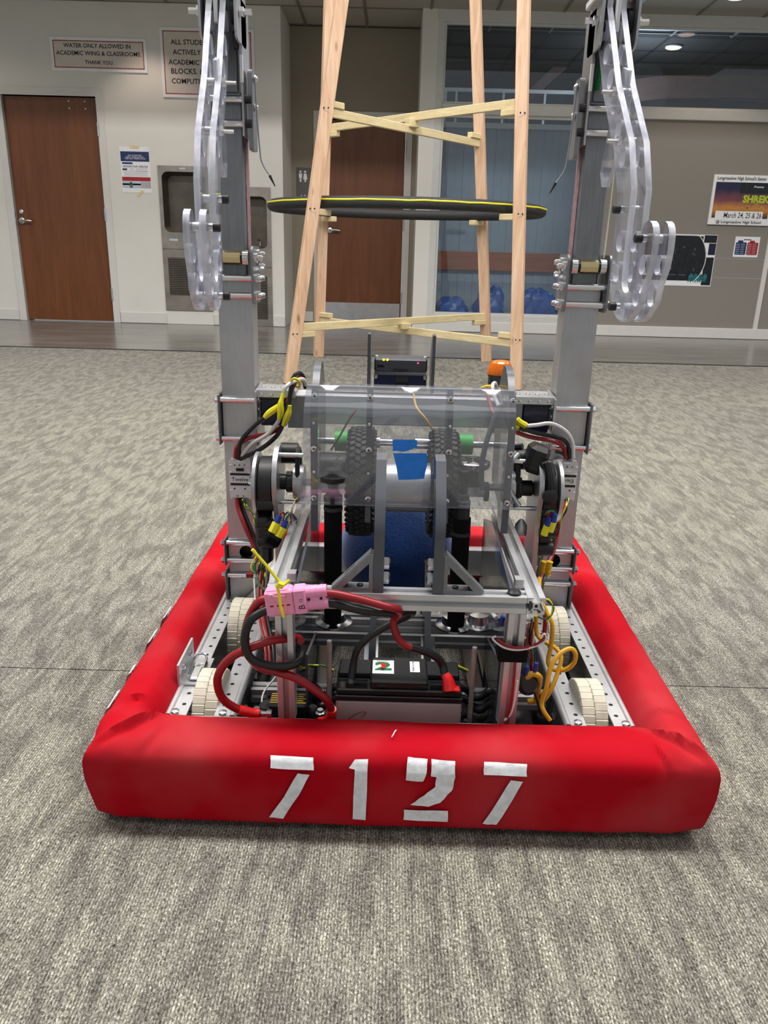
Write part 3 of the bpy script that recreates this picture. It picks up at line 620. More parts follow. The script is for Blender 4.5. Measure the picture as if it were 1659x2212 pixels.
# ================================================================== WOODEN TOWER
tw = thing('wooden_tower', 'tall pine frame of four leaning legs with crossed braces', 'stand', (.05, 5.35, 0))
def beam(nm, p, q, a, b, mat, parent, side=X):
    """square stud from p to q; a = size along side, b = the other way"""
    p, q = Vector(p), Vector(q); ax = (q-p).normalized(); s_ = (side - ax*side.dot(ax)).normalized(); t_ = ax.cross(s_); R = Matrix((s_, t_, ax)).transposed()
    return MB().obox((p+q)/2, (a, b, (q-p).length), R, 0, .003).build(nm, mat, parent)
def ext(p, q, z): p, q = Vector(p), Vector(q); return p + (q-p)*((z-p.z)/(q.z-p.z))
legs = {}
for nm, bot, top, yb, yt in (('fl', (624, 831), (738, 0), 4.72, 4.80), ('fr', (1114, 842), (1132, 0), 4.72, 4.80), ('bl', (688, 771), (712, 0), 5.97, 5.93), ('br', (1051, 783), (1027, 0), 5.97, 5.93)):
    p = P(*bot, y=yb); q = P(*top, y=yt); p.z, p.x = 0, ext(p, q, 0).x; q = ext(p, q, 2.75); legs[nm] = (p, q)
    beam('leg', p, q, .068 if nm[0] == 'f' else .072, .045, 'pine', tw, (X+Y*.45 if nm[1] == 'l' else X-Y*.45))
def at(nm, z): return ext(*legs[nm], z)
def brace(a, za, b, zb, na='brace'):
    p, q = at(a, za), at(b, zb); d = (q-p).normalized(); n_ = Vector((d.y, -d.x, 0)).normalized()
    return p, q, d, beam(na, p - d*.0 , q + d*.0, .022, .048, 'pine_pale', tw, n_*1.0)
def block(c, dx, dy, dz, rot): MB().obox(c, (dx, dy, dz), Matrix.Rotation(rot, 3, 'Z'), 0, .004).build('block', 'pine_pale', tw)
for (z1, z2, lo) in ((.35, .285, 1), (1.51, 1.575, 0)):
    zz = (.335, .275) if lo else (1.505, 1.575)
    pa, qa, da, _o = brace('fl', zz[0], 'br', zz[0]); pb, qb, db, _o = brace('bl', zz[1], 'fr', zz[1])
    cx = (pa+qa+pb+qb)/4; MB().obox((cx.x, cx.y, (zz[0]+zz[1])/2), (.07, .07, abs(zz[0]-zz[1])-.02), Matrix.Rotation(.5, 3, 'Z'), 0, .003).build('cross_block', 'pine_pale', tw)
    for p, d, z, sg in ((pa, da, zz[0], 1), (qa, -da, zz[0], 1), (pb, db, zz[1], -1), (qb, -db, zz[1], -1)):
        s2 = sg if lo else -sg
        block((p.x+d.x*.07, p.y+d.y*.07, z + (-.042 if (lo and sg > 0) or (not lo and sg < 0) else .042)), .12, .04, .035, math.atan2(d.y, d.x))
for nm in legs:                                             # ledges that carry the foam ring
    p = at(nm, .98); c = Vector((.052, 5.36, p.z)) - p; c.z = 0; c.normalize(); block((p.x+c.x*.07, p.y+c.y*.07, .985), .12, .045, .035, math.atan2(c.y, c.x))
for nm in ('fl', 'fr'):
    for z in (.3, 1.0, 1.52):
        p = at(nm, z); m = MB()
        for dx in (-.012, .012): m.lathe((p.x+dx, p.y-.036, p.z), -Y, [(0, .005), (.002, .004)], 8)
        m.build('screw_head', 'ink', tw)
n = 64; pts = [Vector((.052+.862*math.cos(2*math.pi*i/n), 5.366+.655*math.sin(2*math.pi*i/n), 1.038-.006*math.sin(2*math.pi*i/n))) for i in range(n)]
rg = MB().tube(pts, .034, 14, smooth=False, closed=True).build('foam_ring', 'foam'); tag(rg, 'large dark foam ring with a yellow seam, resting inside the wooden tower', 'hoop')
pts = [Vector((.052+.894*math.cos(2*math.pi*i/n), 5.366+.687*math.sin(2*math.pi*i/n), 1.050-.006*math.sin(2*math.pi*i/n)+.0035*noise.noise(Vector((i*.7, 0, 0))))) for i in range(n)]
MB().tube(pts, .0055, 6, smooth=False, closed=True).build('seam', 'yellow', rg)

# ================================================================== THE ROBOT
rb = thing('robot', 'wheeled competition robot with red cloth bumpers, two tall aluminium posts and clear hooks', 'robot', (0, 1.35, 0))
def PE(name, label=None, loc=None): return part_empty(name, rb, loc, label)

# --- bumper: cloth-covered ring open at the back
BT, BB, BX, BF, BK = .139, .012, .447, .893, 1.865
def prof():
    """cross-section (outwards u, height z), counter-clockwise from the inner bottom"""
    return [(0, BB+.012), (.05, BB-.002), (.080, BB), (.0885, BB+.008), (.0905, BB+.030), (.0915, BB+.06), (.0905, BB+.08), (.0885, BB+.098), (.084, BB+.111), (.074, BB+.120), (.058, BB+.1255), (.035, BB+.127), (.015, BB+.1255), (.004, BB+.121), (0, BB+.11)]
PR0 = prof(); PR = [(p.x, p.y) for p in crom([Vector((u, z, 0)) for u, z in PR0], 3)]; UD = .0915
def face_u(z):
    q = [p for p in PR0[2:11]]
    for (u0, z0), (u1, z1) in zip(q, q[1:]):
        if z0 <= z <= z1: return u0 + (u1-u0)*(z-z0)/max(z1-z0, 1e-6)
    return q[-1][0] if z > q[-1][1] else q[0][0]
CR = []
for pts, hh, wd in (([(203, 1596), (262, 1573), (318, 1550), (352, 1538)], .012, .024), ([(258, 1512), (298, 1508), (338, 1516)], .008, .016), ([(300, 1606), (326, 1588), (346, 1566)], .006, .014),
                    ([(1535, 1634), (1490, 1612), (1440, 1590), (1398, 1574)], .012, .024), ([(1478, 1548), (1440, 1536), (1402, 1545)], .008, .016), ([(1462, 1650), (1438, 1630), (1410, 1604)], .006, .014)):
    q = [P(u, v, z=BT) for u, v in pts]; CR.append(([Vector((p.x, p.y)) for p in crom(q, 4)], hh, wd))
def crease(p):
    """height of the tucked cloth: rises gently from behind, drops sharply in front of each fold line"""
    t = 0; c = Vector((p.x, p.y))
    for ln, hh, wd in CR:
        if (c-ln[0]).length > .3: continue
        best = None; n = len(ln)
        for i in range(n-1):
            a, b = ln[i], ln[i+1]; ab = b-a; k_ = max(0, min(1, (c-a).dot(ab)/ab.length_squared)); q = a+ab*k_; d = (c-q).length
            if best is None or d < best[0]: best = (d, (i+k_)/(n-1), c.y-q.y)
        d, f, sg = best
        t += hh*math.sin(math.pi*min(.97, max(.03, f)))**.7*(math.exp(-d/wd) if sg > 0 else math.exp(-d/.0012) - .5*math.exp(-((d-.006)/.005)**2))
    return t
def bumper():
    m = MB(); ix, iy, ib = BX-UD, BF+UD, BK-UD; secs = []                  # inner rectangle
    def straight(p, q, d, n):
        for i in range(n):
            t = i/(n-1); secs.append((Vector(p).lerp(Vector(q), t), Vector(d), 1., 1.))
    def fan(c, d0, d1, n):
        a0 = math.atan2(d0[1], d0[0]); a1 = math.atan2(d1[1], d1[0])
        if a1-a0 > math.pi: a1 -= 2*math.pi
        if a0-a1 > math.pi: a1 += 2*math.pi
        for i in range(1, n):
            a = a0+(a1-a0)*i/n; b = min(abs(a-a0), abs(a1-a)); miter = 1/math.cos(b); secs.append((Vector(c), Vector((math.cos(a), math.sin(a), 0)), 1+(miter-1)*.90, 1+(miter-1)*.55))
    straight((-.105, ib, 0), (-ix, ib, 0), (0, 1, 0), 12); fan((-ix, ib, 0), (0, 1), (-1, 0), 8)
    straight((-ix, ib, 0), (-ix, iy, 0), (-1, 0, 0), 130); fan((-ix, iy, 0), (-1, 0), (0, -1), 34)
    straight((-ix, iy, 0), (ix, iy, 0), (0, -1, 0), 130); fan((ix, iy, 0), (0, -1), (1, 0), 34)
    straight((ix, iy, 0), (ix, ib, 0), (1, 0, 0), 130); fan((ix, ib, 0), (1, 0), (0, 1), 8)
    straight((ix, ib, 0), (.105, ib, 0), (0, 1, 0), 12)
    n = len(PR); vs = []
    corners = [Vector((sx*ix, iy, 0)) for sx in (-1, 1)]
    for c, d, st, sb in secs:
        for j, (u, z) in enumerate(PR):
            h = (z-BB)/(BT-BB); s_ = sb+(st-sb)*min(1, max(0, h*1.3)); p = c + d*(u*s_) + Z*z
            if u < .036 and h > .6: p.z -= abs(d.x)**3*((.036-u)/.036)**1.5*.034
            nn = noise.noise(Vector((p.x*9, p.y*9, p.z*14)))*.0022 + noise.noise(Vector((p.x*3, p.y*3, 2)))*.003
            near = min((Vector((p.x, p.y, 0))-(k+Vector((math.copysign(.045, k.x), -.045, 0)))).length for k in corners)
            if near < .14: nn += (1-near/.14)*noise.noise(Vector((p.x*26, p.y*26, p.z*8)))*.006
            p += d*nn*(u/UD) + Z*(nn*.9 if h > .85 else 0); p.z += crease(p)*min(1, max(0, (h-.62)/.2)); vs.append(p)
    fs = []
    for i in range(len(secs)-1):
        for j in range(n):
            a, b = i*n+j, i*n+(j+1) % n; fs.append((a, a+n, b+n, b))
    fs += [tuple(range(n)), tuple(range((len(secs)-1)*n, len(secs)*n))[::-1]]
    m.add(vs, fs); return m
bu = bumper().build('bumper', 'red_fabric', rb, 60, 'red cloth-covered bumper ring')
def digit(strokes, mapf, parent=bu):
    """painted stencil strokes, each an outline in (x, z), pressed onto the cloth by mapf"""
    m = MB()
    for o in strokes:
        bm = bmesh.new(); bv = [bm.verts.new((a, b, 0)) for a, b in o]; f = bm.faces.new(bv); bmesh.ops.triangulate(bm, faces=[f])
        for _ in range(2): bmesh.ops.subdivide_edges(bm, edges=bm.edges[:], cuts=1, use_grid_fill=True)
        bm.verts.index_update(); m.add([mapf(v.co.x, v.co.y) for v in bm.verts], [tuple(v.index for v in f.verts) for f in bm.faces]); bm.free()
    return m.build('digit', 'paint', parent, 60)
def fm(px, py):
    yy = BF
    for _ in range(14): d = P(px, py, y=yy); yy = .5*yy + .5*(BF + UD - face_u(d.z) - .0042)
    return (d.x, d.z)
def front(x, z):
    nn = 0
    return Vector((x, BF + UD - face_u(z) - .0042, z))
def stroke(*pts):
    out = []; rnd = random.Random(int(pts[0][0]))
    for (a, b), (c, d) in zip(pts, pts[1:]+pts[:1]):
        for i in range(3): out.append(fm(a+(c-a)*i/3+rnd.uniform(-.8, .8), b+(d-b)*i/3+rnd.uniform(-.8, .8)))
    return out
SEVEN = lambda dx, dy: [stroke((585+dx, 1631+dy), (677+dx, 1636+dy), (677+dx, 1664+dy), (584+dx, 1660+dy)), stroke((643+dx, 1671+dy), (669+dx, 1674+dy), (645+dx, 1718+dy), (612+dx, 1768+dy), (581+dx, 1766+dy), (612+dx, 1722+dy))]
digit(SEVEN(0, 0), front)
digit([stroke((754, 1659), (768, 1640), (795, 1640), (793, 1700), (790, 1771), (762, 1770), (764, 1700), (766, 1663))], front)
digit([stroke((881, 1635), (924, 1639), (922, 1672), (914, 1689), (877, 1686)), stroke((932, 1640), (984, 1645), (983, 1680), (977, 1708), (950, 1734), (925, 1743), (887, 1738), (916, 1718), (940, 1700), (943, 1680), (931, 1677)), stroke((873, 1749), (968, 1752), (967, 1776), (872, 1771))], front)
digit(SEVEN(461, 14), front)
def side(y, z): return Vector((-(BX - UD + face_u(z) + .0030), y, z+.0032))
def flip(o): return [(1.23 + b_*1.15, .035+a_*1.15) for a_, b_ in o]
for i, y0 in enumerate((1.30, 1.205, 1.10, 1.0)):               # team number on the left side, only its top edges show
    w_ = .05 if i != 2 else .03
    o1 = [(y0, .128), (y0+w_, .128), (y0+w_, .102), (y0, .102)]; o2 = [(y0+.02, .097), (y0+.042, .097), (y0+.036, .04), (y0+.012, .04)]
    digit([[(a+(c-a)*k/3, b+(d-b)*k/3) for (a, b), (c, d) in zip(o, o[1:]+o[:1]) for k in range(3)] for o in (o1, o2)], side)

wire('lint', [P(846, 1592, z=BT+.003), P(850, 1586, z=BT+.006), P(853, 1580, z=BT+.005), P(856, 1577, z=BT+.003)], .0009, 'white', bu, 6)
# --- drive frame
FZ = .106
fm_ = PE('drive_frame')
def rail(x, flange, y0=1.022, y1=1.77):
    """channel rail: pierced top flange, web and foot; flange runs from x towards x+flange"""
    ny = 23; hs = []
    for i in range(ny): hs.append(circ(x+flange*.62, y0+.03+i*(y1-y0-.06)/(ny-1), .0036, 10))
    m = MB(); a, b = min(x, x+flange), max(x, x+flange)
    m.prism([(a, y0), (b, y0), (b, y1), (a, y1)], .003, ((0, 0, FZ-.003), X, Y, Z), hs)
    wb = -.0015 if flange > 0 else .0015
    m.box((x, y0, .03), (x-wb*2, y1, FZ-.003)); m.box((a, y0, .027), (b, y1, .030)); m.cyl((x-math.copysign(.001, flange), y0, FZ-.0035), (x-math.copysign(.001, flange), y1, FZ-.0035), .0062, 12)
    return m.build('side_rail', 'alu_x', fm_)
for s in (-1, 1): rail(s*.356, -s*.027); rail(s*.259, s*.027)
m = MB(); m.box((-.356, 1.008, .030), (.356, 1.011, FZ+.004)); m.box((-.356, 1.008, FZ+.001), (.356, 1.015, FZ+.004)); m.build('front_rail', 'alu_x', fm_)
MB().box((-.356, 1.77, .030), (.356, 1.773, FZ)).box((-.356, 1.745, FZ-.003), (.356, 1.77, FZ)).build('rear_rail', 'alu_x', fm_)
for s in (-1, 1):
    for x in (.345, .272): MB().lathe((s*x, 1.022, FZ+.004), Z, [(0, .0065), (.004, .0065), (.005, .004)], 6).build('bolt', 'steel', fm_)
box('belly_pan', (-.256, 1.012, .030), (.256, 1.135, .034), 'smoke', fm_); MB().box((-.252, 1.135, .030), (-.13, 1.70, .034)).build('belly_pan', 'smoke', fm_); MB().box((.13, 1.135, .030), (.252, 1.70, .034)).build('belly_pan', 'smoke', fm_)
for s in (-1, 1):                                               # lightening slots and bolts on the inner face of the inner webs
    for i in range(5):
        y = 1.06+i*.05
        m = MB(); m.prism(rrect(y-.008, .06, y+.008, .10, .008), .0008, ((s*.2535-s*.0022, 0, 0), Y, Z, X*(-s))); m.build('slot', 'dark_hole', fm_)
        if i % 2 == 0: MB().lathe((s*.2515, y+.022, .08), -X*s, [(0, .007), (.005, .007), (.006, .004)], 6).build('bolt', 'steel', fm_)
# bumper latch on the left front
m = MB(); m.box((-.358, 1.105, FZ+.001), (-.322, 1.190, FZ+.004)); m.box((-.3615, 1.100, FZ+.001), (-.358, 1.195, FZ+.040)); lt = m.build('latch_bracket', 'alu_x', rb, label='small aluminium angle with a chrome latch')
q = [(-.338, 1.075), (-.338, 1.125)]
MB().box((-.347, 1.112, FZ+.004), (-.330, 1.15, FZ+.012), 0, .003).box((-.350, 1.150, FZ+.004), (-.328, 1.172, FZ+.009), 0, .002).build('latch_body', 'chrome', lt); MB().tube([(-.348, 1.118, FZ+.012), (-.348, 1.165, FZ+.019), (-.338, 1.178, FZ+.019), (-.329, 1.165, FZ+.017), (-.329, 1.118, FZ+.012)], .0022, 8).build('latch_wire', 'chrome', lt)
for y in (1.125, 1.17): MB().lathe((-.358, y, FZ+.025), X, [(0, .006), (.003, .006), (.004, .003)], 10).build('rivet', 'steel', lt)
# wheels with staggered cream tread blocks
def wheel(x, y):
    w_ = PE('drive_wheel', 'black wheel with cream block tread', (x, y, 0)); r = .0665; K = .0665/.0765; m = MB()
    m.lathe((x-.018, y, r), X, [(0, .0), (0, .026), (.004, .049), (0, .054), (.002, .058), (.034, .058), (.036, .054), (.032, .049), (.036, .026), (.036, 0)], 36); m.build('hub', 'black', w_)
    n = 32; m = MB()
    for row, off in ((-1, 0), (1, .5)):
        for i in range(n):
            a = 2*math.pi*(i+off)/n; R = Matrix.Rotation(a, 3, 'X'); m.obox(Vector((x+row*.0102, y, r)) + R @ Vector((0, 0, .0615)), (.0200, .0122, .0085), R @ Matrix.Rotation(.13, 3, 'X'), 0, .0012)
    m.lathe((x-.0205, y, r), X, [(0, .0555), (0, .0605), (.041, .0605), (.041, .0555)], 40); m.build('tread', 'tread', w_)
    MB().cyl((x-.045, y, r), (x+.045, y, r), .0065, 6).build('axle', 'steel', w_)
for s in (-1, 1):
    for y in (1.10, 1.375, 1.66): wheel(s*.306, y)

# --- aluminium profile frame above the chassis
def slotprof(h=.0127):
    """one quadrant mirrored: square profile with a T-slot on each side"""
    q = [(h, h-.0005), (h, .0042), (h-.0022, .0042), (h-.0022, .0075), (h-.0048, .0075), (.0046, .0028)]
    full = []
    for k in range(4):
        c, s_ = (1, 0, -1, 0)[k], (0, 1, 0, -1)[k]; seq = [(a, -b) for a, b in q] + q[::-1]
        seq = [(a, b) for a, b in seq]
        full += [(a*c - b*s_, a*s_ + b*c) for a, b in seq]
    return full
SP = slotprof()
def profile(p, q, parent, U=None, mat='alu_x', name='slotted_bar'):
    p, q = Vector(p), Vector(q); ax = (q-p).normalized(); U = Vector(U) if U else (X if abs(ax.x) < .9 else Y); V = ax.cross(U).normalized(); U = V.cross(ax)
    return MB().prism(SP, (q-p).length, (p, U, V, ax), [circ(0, 0, .0026, 8)]).build(name, mat, parent, 25)
up = PE('slotted_frame', 'frame of slotted aluminium bars')
BZ, SX = .322, .1835
profile((-SX-.0127, 1.0, BZ), (SX-.0132, 1.0, BZ), up)
profile((SX, .987, BZ), (SX, 1.40, BZ), up); profile((-SX, 1.014, BZ), (-SX, 1.46, BZ), up)
profile((-SX+.012, 1.016, FZ+.0045), (-SX+.012, 1.002, BZ-.0127), up); profile((SX-.024, 1.016, FZ+.0045), (SX-.024, 1.002, BZ-.0127), up)
for s in (-1, 1):
    MB().lathe((s*(SX-.030), 1.0, BZ+.0127), Z, [(0, .010), (.003, .0095), (.006, .006)], 18).build('corner_screw', 'black', up)
    box('corner_stop', (s*(SX-.020)-.006, 1.018, BZ+.0127), (s*(SX-.020)+.006, 1.034, BZ+.026), 'alu', up)
profile((-.25, 1.150, .070), (.25, 1.150, .070), up); profile((-.25, 1.283, .140), (.25, 1.283, .140), up); profile((-.25, 1.300, .100), (.25, 1.300, .100), up)
for x in (-.050, .052): profile((x, 1.17, .075), (x, 1.27, .112), up, X)
for x, a in ((-.150, 1), (.055, 1)):                           # flat smoky plates below the bar
    pass
# clear side guards under the side bars
for s in (-1, 1):
    x = s*(SX-.022); m = MB().prism([(1.02, .05), (1.42, .05), (1.42, .30), (1.30, .335), (1.02, .305)], .004, ((x-.002, 0, 0), Y, Z, X), [], 0, 1); m.build('side_guard', ['poly_tint', 'poly_grey'], rb)
    m = MB().prism([(1.05, .034), (1.20, .034), (1.20, .16), (1.05, .20)], .004, ((s*.148, 0, 0), Y, Z, X), [], 0, 1); m.build('tray_side', ['poly_tint', 'poly_grey'], rb)

# --- clear uprights with gussets on the front bar
for s, dx in ((-1, .0), (1, .006)):
    x = s*.0385+dx; a = PE('support_arm', 'grey-edged clear upright plate', (x, 1.0, BZ))
    o = [(.990, BZ+.0127), (1.035, BZ+.0127), (1.038, .40), (1.05, .46), (1.085, .50), (1.075, .515), (1.048, .512), (1.010, .470), (.992, .440), (.989, .405), (.993, .395), (.988, .37), (.990, .350)]
    m = MB().prism(o, .0145, ((x-.0072, 0, 0), Y, Z, X), [], 0, 1); m.build('plate', ['poly_tint', 'poly_grey'], a)
    o2 = [(.994, FZ+.012), (1.03, FZ+.012), (1.03, BZ-.0128), (.994, BZ-.0128)]
    for z in (.352, .374): MB().lathe((x-s*.0072, 1.004, z), -X*s, [(0, .0085), (.007, .0085), (.009, .005)], 6).build('nut', 'steel', a)
    g = PE('gusset', 'triangular grey aluminium gusset', (x, 1.0, BZ)); xi = x+s*.0078
    m = MB(); L_, H_, T_ = .055, .056, .0055; z0 = BZ+.0127
    tri = [(0, 0), (L_, 0), (L_, T_*.9), (T_*1.1, H_), (0, H_)]; hole = [(T_, T_), (L_-T_*2.3, T_), (T_, H_-T_*2.4)]
    m.prism([(s*p[0], p[1]) for p in tri], .005, ((xi, .992, z0), X, Z, Y), [[(s*p[0], p[1]) for p in hole]])
    m.prism([(s*p[0], p[1]) for p in tri], .005, ((xi, 1.008, z0), X, Z, Y), [[(s*p[0], p[1]) for p in hole]])
    m.obox((xi+s*L_*.53, 1.0025, z0+H_*.53), (.005, .016, .078), Matrix.Rotation(-s*math.atan2(L_-T_, H_-T_), 3, 'Y')); m.box((xi, .997, z0), (xi+s*L_, 1.008, z0+T_)); m.box((xi, .997, z0), (xi+s*T_, 1.008, z0+H_))
    m.build('body', 'alu_dark', g)
    for d in (.018, .040): MB().lathe((xi+s*d, 1.0025, z0+T_), Z, [(0, .0045), (.002, .0045), (.003, .002)], 14).build('screw', 'black', g)
    MB().obox((xi+s*L_*.53+s*.0028, .999, z0+H_*.55), (.002, .006, .02), Matrix.Rotation(-s*math.atan2(L_-T_, H_-T_), 3, 'Y')).build('slot', 'steel', g)
for x in (-.047, .047):                                         # lower dark uprights seen under the bar
    MB().prism([(1.17, .09), (1.20, .09), (1.30, .16), (1.30, .26), (1.28, .26), (1.18, .15)], .011, ((x-.0055, 0, 0), Y, Z, X), [], 0, 1).build('lower_arm', ['poly_tint', 'poly_grey'], rb)

# --- flywheels, drum and shafts
AX = (1.345, .392)
def tyre(x):
    t = PE('flywheel', 'black knobbly tyre', (x, AX[0], AX[1]-.1)); m = MB(); R0, w_ = .099, .044
    pf = [(-w_/2, .058), (-w_/2-.003, .072), (-w_/2, .086), (-w_*.36, .0945), (-w_*.15, .0965), (w_*.15, .0965), (w_*.36, .0945), (w_/2, .086), (w_/2+.003, .072), (w_/2, .058)]
    m.lathe((x, AX[0], AX[1]), X, pf, 40); n = 46
    for i in range(n):
        for k, (dx, tilt) in enumerate(((-.0145, .45), (-.0048, -.45), (.0048, .45), (.0145, -.45))):
            a = 2*math.pi*(i+.5*(k % 2))/n; R = Matrix.Rotation(a, 3, 'X'); m.obox(Vector((x+dx, AX[0], AX[1])) + R @ Vector((0, 0, .0975-abs(dx)*.12)), (.0105, .0085, .005), R @ Matrix.Rotation(tilt, 3, 'Z'), 0, .001)
        for sx in (-1, 1):
            a = 2*math.pi*(i+.5)/n; R = Matrix.Rotation(a, 3, 'X'); m.obox(Vector((x+sx*.0215, AX[0], AX[1])) + R @ Vector((0, 0, .088)), (.004, .007, .011), R @ Matrix.Rotation(sx*.5, 3, 'Y'))
    m.build('tyre', 'rubber', t)
    MB().lathe((x-.02, AX[0], AX[1]), X, [(0, .02), (.002, .058), (.038, .058), (.040, .02)], 28).build('rim', 'black', t)
tyre(-.076); tyre(.070)
dr = MB().lathe((-.045, AX[0]-.03, AX[1]), X, [(0, .044), (.090, .044)], 40).build('drum', 'alu_x', rb, label='bare aluminium drum between the tyres')
MB().cyl((-.275, AX[0]-.03, AX[1]+.004), (.275, AX[0]-.03, AX[1]+.004), .0065, 6).build('drum_shaft', 'steel', rb)
up_y, up_z = 1.40, .452
MB().cyl((-.165, up_y, up_z), (.165, up_y, up_z), .0065, 12).build('upper_shaft', 'steel', rb)
for x0, x1, r in ((-.128, -.100, .019), (.098, .126, .019), (-.098, -.092, .021)): MB().lathe((x0, up_y, up_z), X, [(0, r), (x1-x0, r)], 24).build('spacer', 'green_sp', rb, label='green printed spacer')
for x0, x1 in ((-.115, -.103), (-.06, -.045), (.02, .05), (.075, .098)): MB().cyl((x0, up_y-.002, up_z), (x1, up_y-.002, up_z), .0105, 14).build('shaft_collar', 'steel', rb)
# motor drums behind the shield
for x0, x1, nm in ((-.150, -.098, 'motor'), (.098, .140, 'motor')):
    mo = PE(nm, 'black brushless motor', (x0, 1.33, .36)); MB().lathe((x0, 1.33, .415), X, [(0, .020), (.003, .032), (x1-x0-.003, .032), (x1-x0, .02)], 28).build('can', 'black', mo)
    if x0 < 0:
        m = MB(); vs, fs, w_, h_ = textverts('NEO', 1, 0, .04); k = .030/w_; m.add([Vector((-.116+b*k, 1.2958, .437-a*k)) for a, b in vs], fs); m.build('lettering', 'white', mo)
    MB().cyl((x0-.004, 1.30, .392), (x1+.004, 1.30, .392), .010, 6).build('hex_shaft', 'steel', mo)
    for x in (x0-.004, x1+.001): MB().lathe((x, 1.30, .392), X, [(0, .017), (.007, .017)], 18).build('bearing', 'black', mo)
m = MB().lathe((.118, 1.30, .436), Z, [(0, .028), (.004, .030), (.010, .030), (.012, .026)], 24); m.build('vent_cap', 'steel', rb, label='bright slotted motor end cap')
for i in range(6): MB().obox((.118+.014*math.cos(i*1.047), 1.30+.014*math.sin(i*1.047), .4485), (.016, .004, .002), Matrix.Rotation(i*1.047, 3, 'Z')).build('vent_slot', 'black', rb)

# --- black struts
def strut(x, z0, z1, col, top):
    s_ = PE('lift_strut', 'black tubular strut', (x, 1.215, z0)); y = 1.215
    if top: MB().lathe((x, y, z1), Z, [(0, .0155), (.012, .0155), (.016, .011), (.028, .008), (.034, .012), (.040, .024), (.047, .025), (.050, .018), (.058, .012)], 22).build('cap', 'black', s_)
    else: MB().lathe((x, y, z1), Z, [(0, .0125), (.030, .0125), (.032, .010), (.040, .010), (.042, .007), (.080, .007)], 20).build('cap', 'black', s_)
    MB().cyl((x, y, z0), (x, y, z1), .0150, 20).build('sleeve', 'black_cloth', s_); MB().lathe((x, y, z1-.012 if top else z1-.03), Z, [(0, .0158), (.006, .0158)], 20).build('collar', 'rubber', s_)
    MB().lathe((x, y+.03, z0-.018), Z, [(0, .0), (0, .032), (.004, .033), (.007, .022), (.016, .020), (.020, .020), (.022, .0)], 26).build('mount_flange', 'steel', s_)
strut(-.118, .175, .392, 0, True); strut(.096, .175, .372, 0, False)
MB().lathe((.140, 1.25, .158), Z, [(0, .0), (0, .030), (.004, .031), (.007, .020), (.022, .018), (.024, 0)], 24).build('mount_flange', 'steel', rb)

# --- clear shield with ribs
def shield_y(z):
    """front surface of the bent sheet"""
    return 1.200 + (0 if z < .545 else (z-.545)**1.3*2.2)
sh = PE('shield', 'clear bent plastic shield', (0, 1.2, .39)); m = MB(); zs = [.393+.19*i/28 for i in range(29)]; nx = 33; vs = []
x0a, x1a, x0b, x1b = -.171, .1745, -.162, .1685
def bulge(x, z):
    g = math.exp(-((z-.558)/.022)**2); return -.0065*g*math.sin(math.pi*(x+.0605)/.1275)**2
for off in (0, .0024):
    for z in zs:
        t = (z-.393)/.19; a, b = x0a+(x0b-x0a)*t, x1a+(x1b-x1a)*t
        for i in range(nx): x = a+(b-a)*i/(nx-1); vs.append((x, shield_y(z)+bulge(x, z)+off, z))
R_ = len(zs); k = R_*nx; fs = []; ef = []
for j in range(R_-1):
    for i in range(nx-1): a = j*nx+i; fs.append((a, a+1, a+nx+1, a+nx)); fs.append((k+a, k+a+nx, k+a+nx+1, k+a+1))
    a = j*nx; ef += [(a, a+nx, k+a+nx, k+a), (a+nx-1, k+a+nx-1, k+a+2*nx-1, a+2*nx-1)]
for i in range(nx-1): a = (R_-1)*nx+i; ef += [(i, k+i, k+i+1, i+1), (a, a+1, k+a+1, k+a)]
m.add(vs, fs, 0); m.add(vs, ef, 1); m.build('sheet', ['shield', 'poly_edge'], sh)
m = MB().box((-.162, shield_y(.583)-.004, .578), (.168, shield_y(.583)+.03, .5815)); m.build('top_lip', 'shield', sh)
for i, (x, zb, zt, w_, full) in enumerate(((-.148, .345, .612, .0115, 1), (-.0605, .363, .578, .0090, 0), (.067, .365, .578, .0090, 0), (.1655, .350, .612, .0115, 1))):
    rbp = PE('shield_rib', 'clear plastic rib behind the shield', (x, 1.203, zb)); y0 = 1.2035
    if full: o = [(y0, zb), (y0+.035, zb), (y0+.06, .385), (y0+.15, .40), (y0+.16, .55), (y0+.10, .612), (y0+.075, .612)] + [(shield_y(z)+.0035, z) for z in (.60, .575, .56, .545)]
    else: o = [(y0, zb), (y0+.04, zb), (y0+.045, .42), (y0+.05, .55), (y0+.05, .578)] + [(shield_y(z)+.0035, z) for z in (.578, .56, .545)]
    MB().prism(o, w_, ((x-w_/2, 0, 0), Y, Z, X), [], 0, 1).build('plate', ['poly', 'poly_grey'], rbp)
    for z in (.568, .487, .405):
        m = MB().lathe((x, shield_y(z)-.0004, z), -Y, [(0, .0052), (.0018, .0048), (.003, .003)], 14); s_ = m.build('screw', 'steel', rbp)
        for a in (0, 1): MB().obox((x, shield_y(z)-.0035, z), (.005 if a else .0012, .0005, .0012 if a else .005)).build('screw_cross', 'ink', rbp) if z > .5 or 1 else 0
    for z in (.528, .448): MB().lathe((x, shield_y(z)-.0003, z), -Y, [(0, .0026), (.001, .002)], 10).build('pin', 'steel', rbp)
for pts in ([(848, 950), (901, 950), (901, 966), (886, 972), (876, 976), (848, 974)], [(849, 979), (921, 979), (924, 998), (916, 1034), (861, 1037), (855, 1004)]):
    o = []
    for (a, b), (c, d) in zip(pts, pts[1:]+pts[:1]):
        for i in range(3):
            q = P(a+(c-a)*i/3+random.uniform(-.6, .6), b+(d-b)*i/3+random.uniform(-.6, .6), y=1.199); o.append((q.x, q.z))
    MB().prism(o, .0006, ((0, 1.1985, 0), X, Z, Y)).build('painters_tape', 'tape_blue', sh, label='torn blue painter\'s tape')
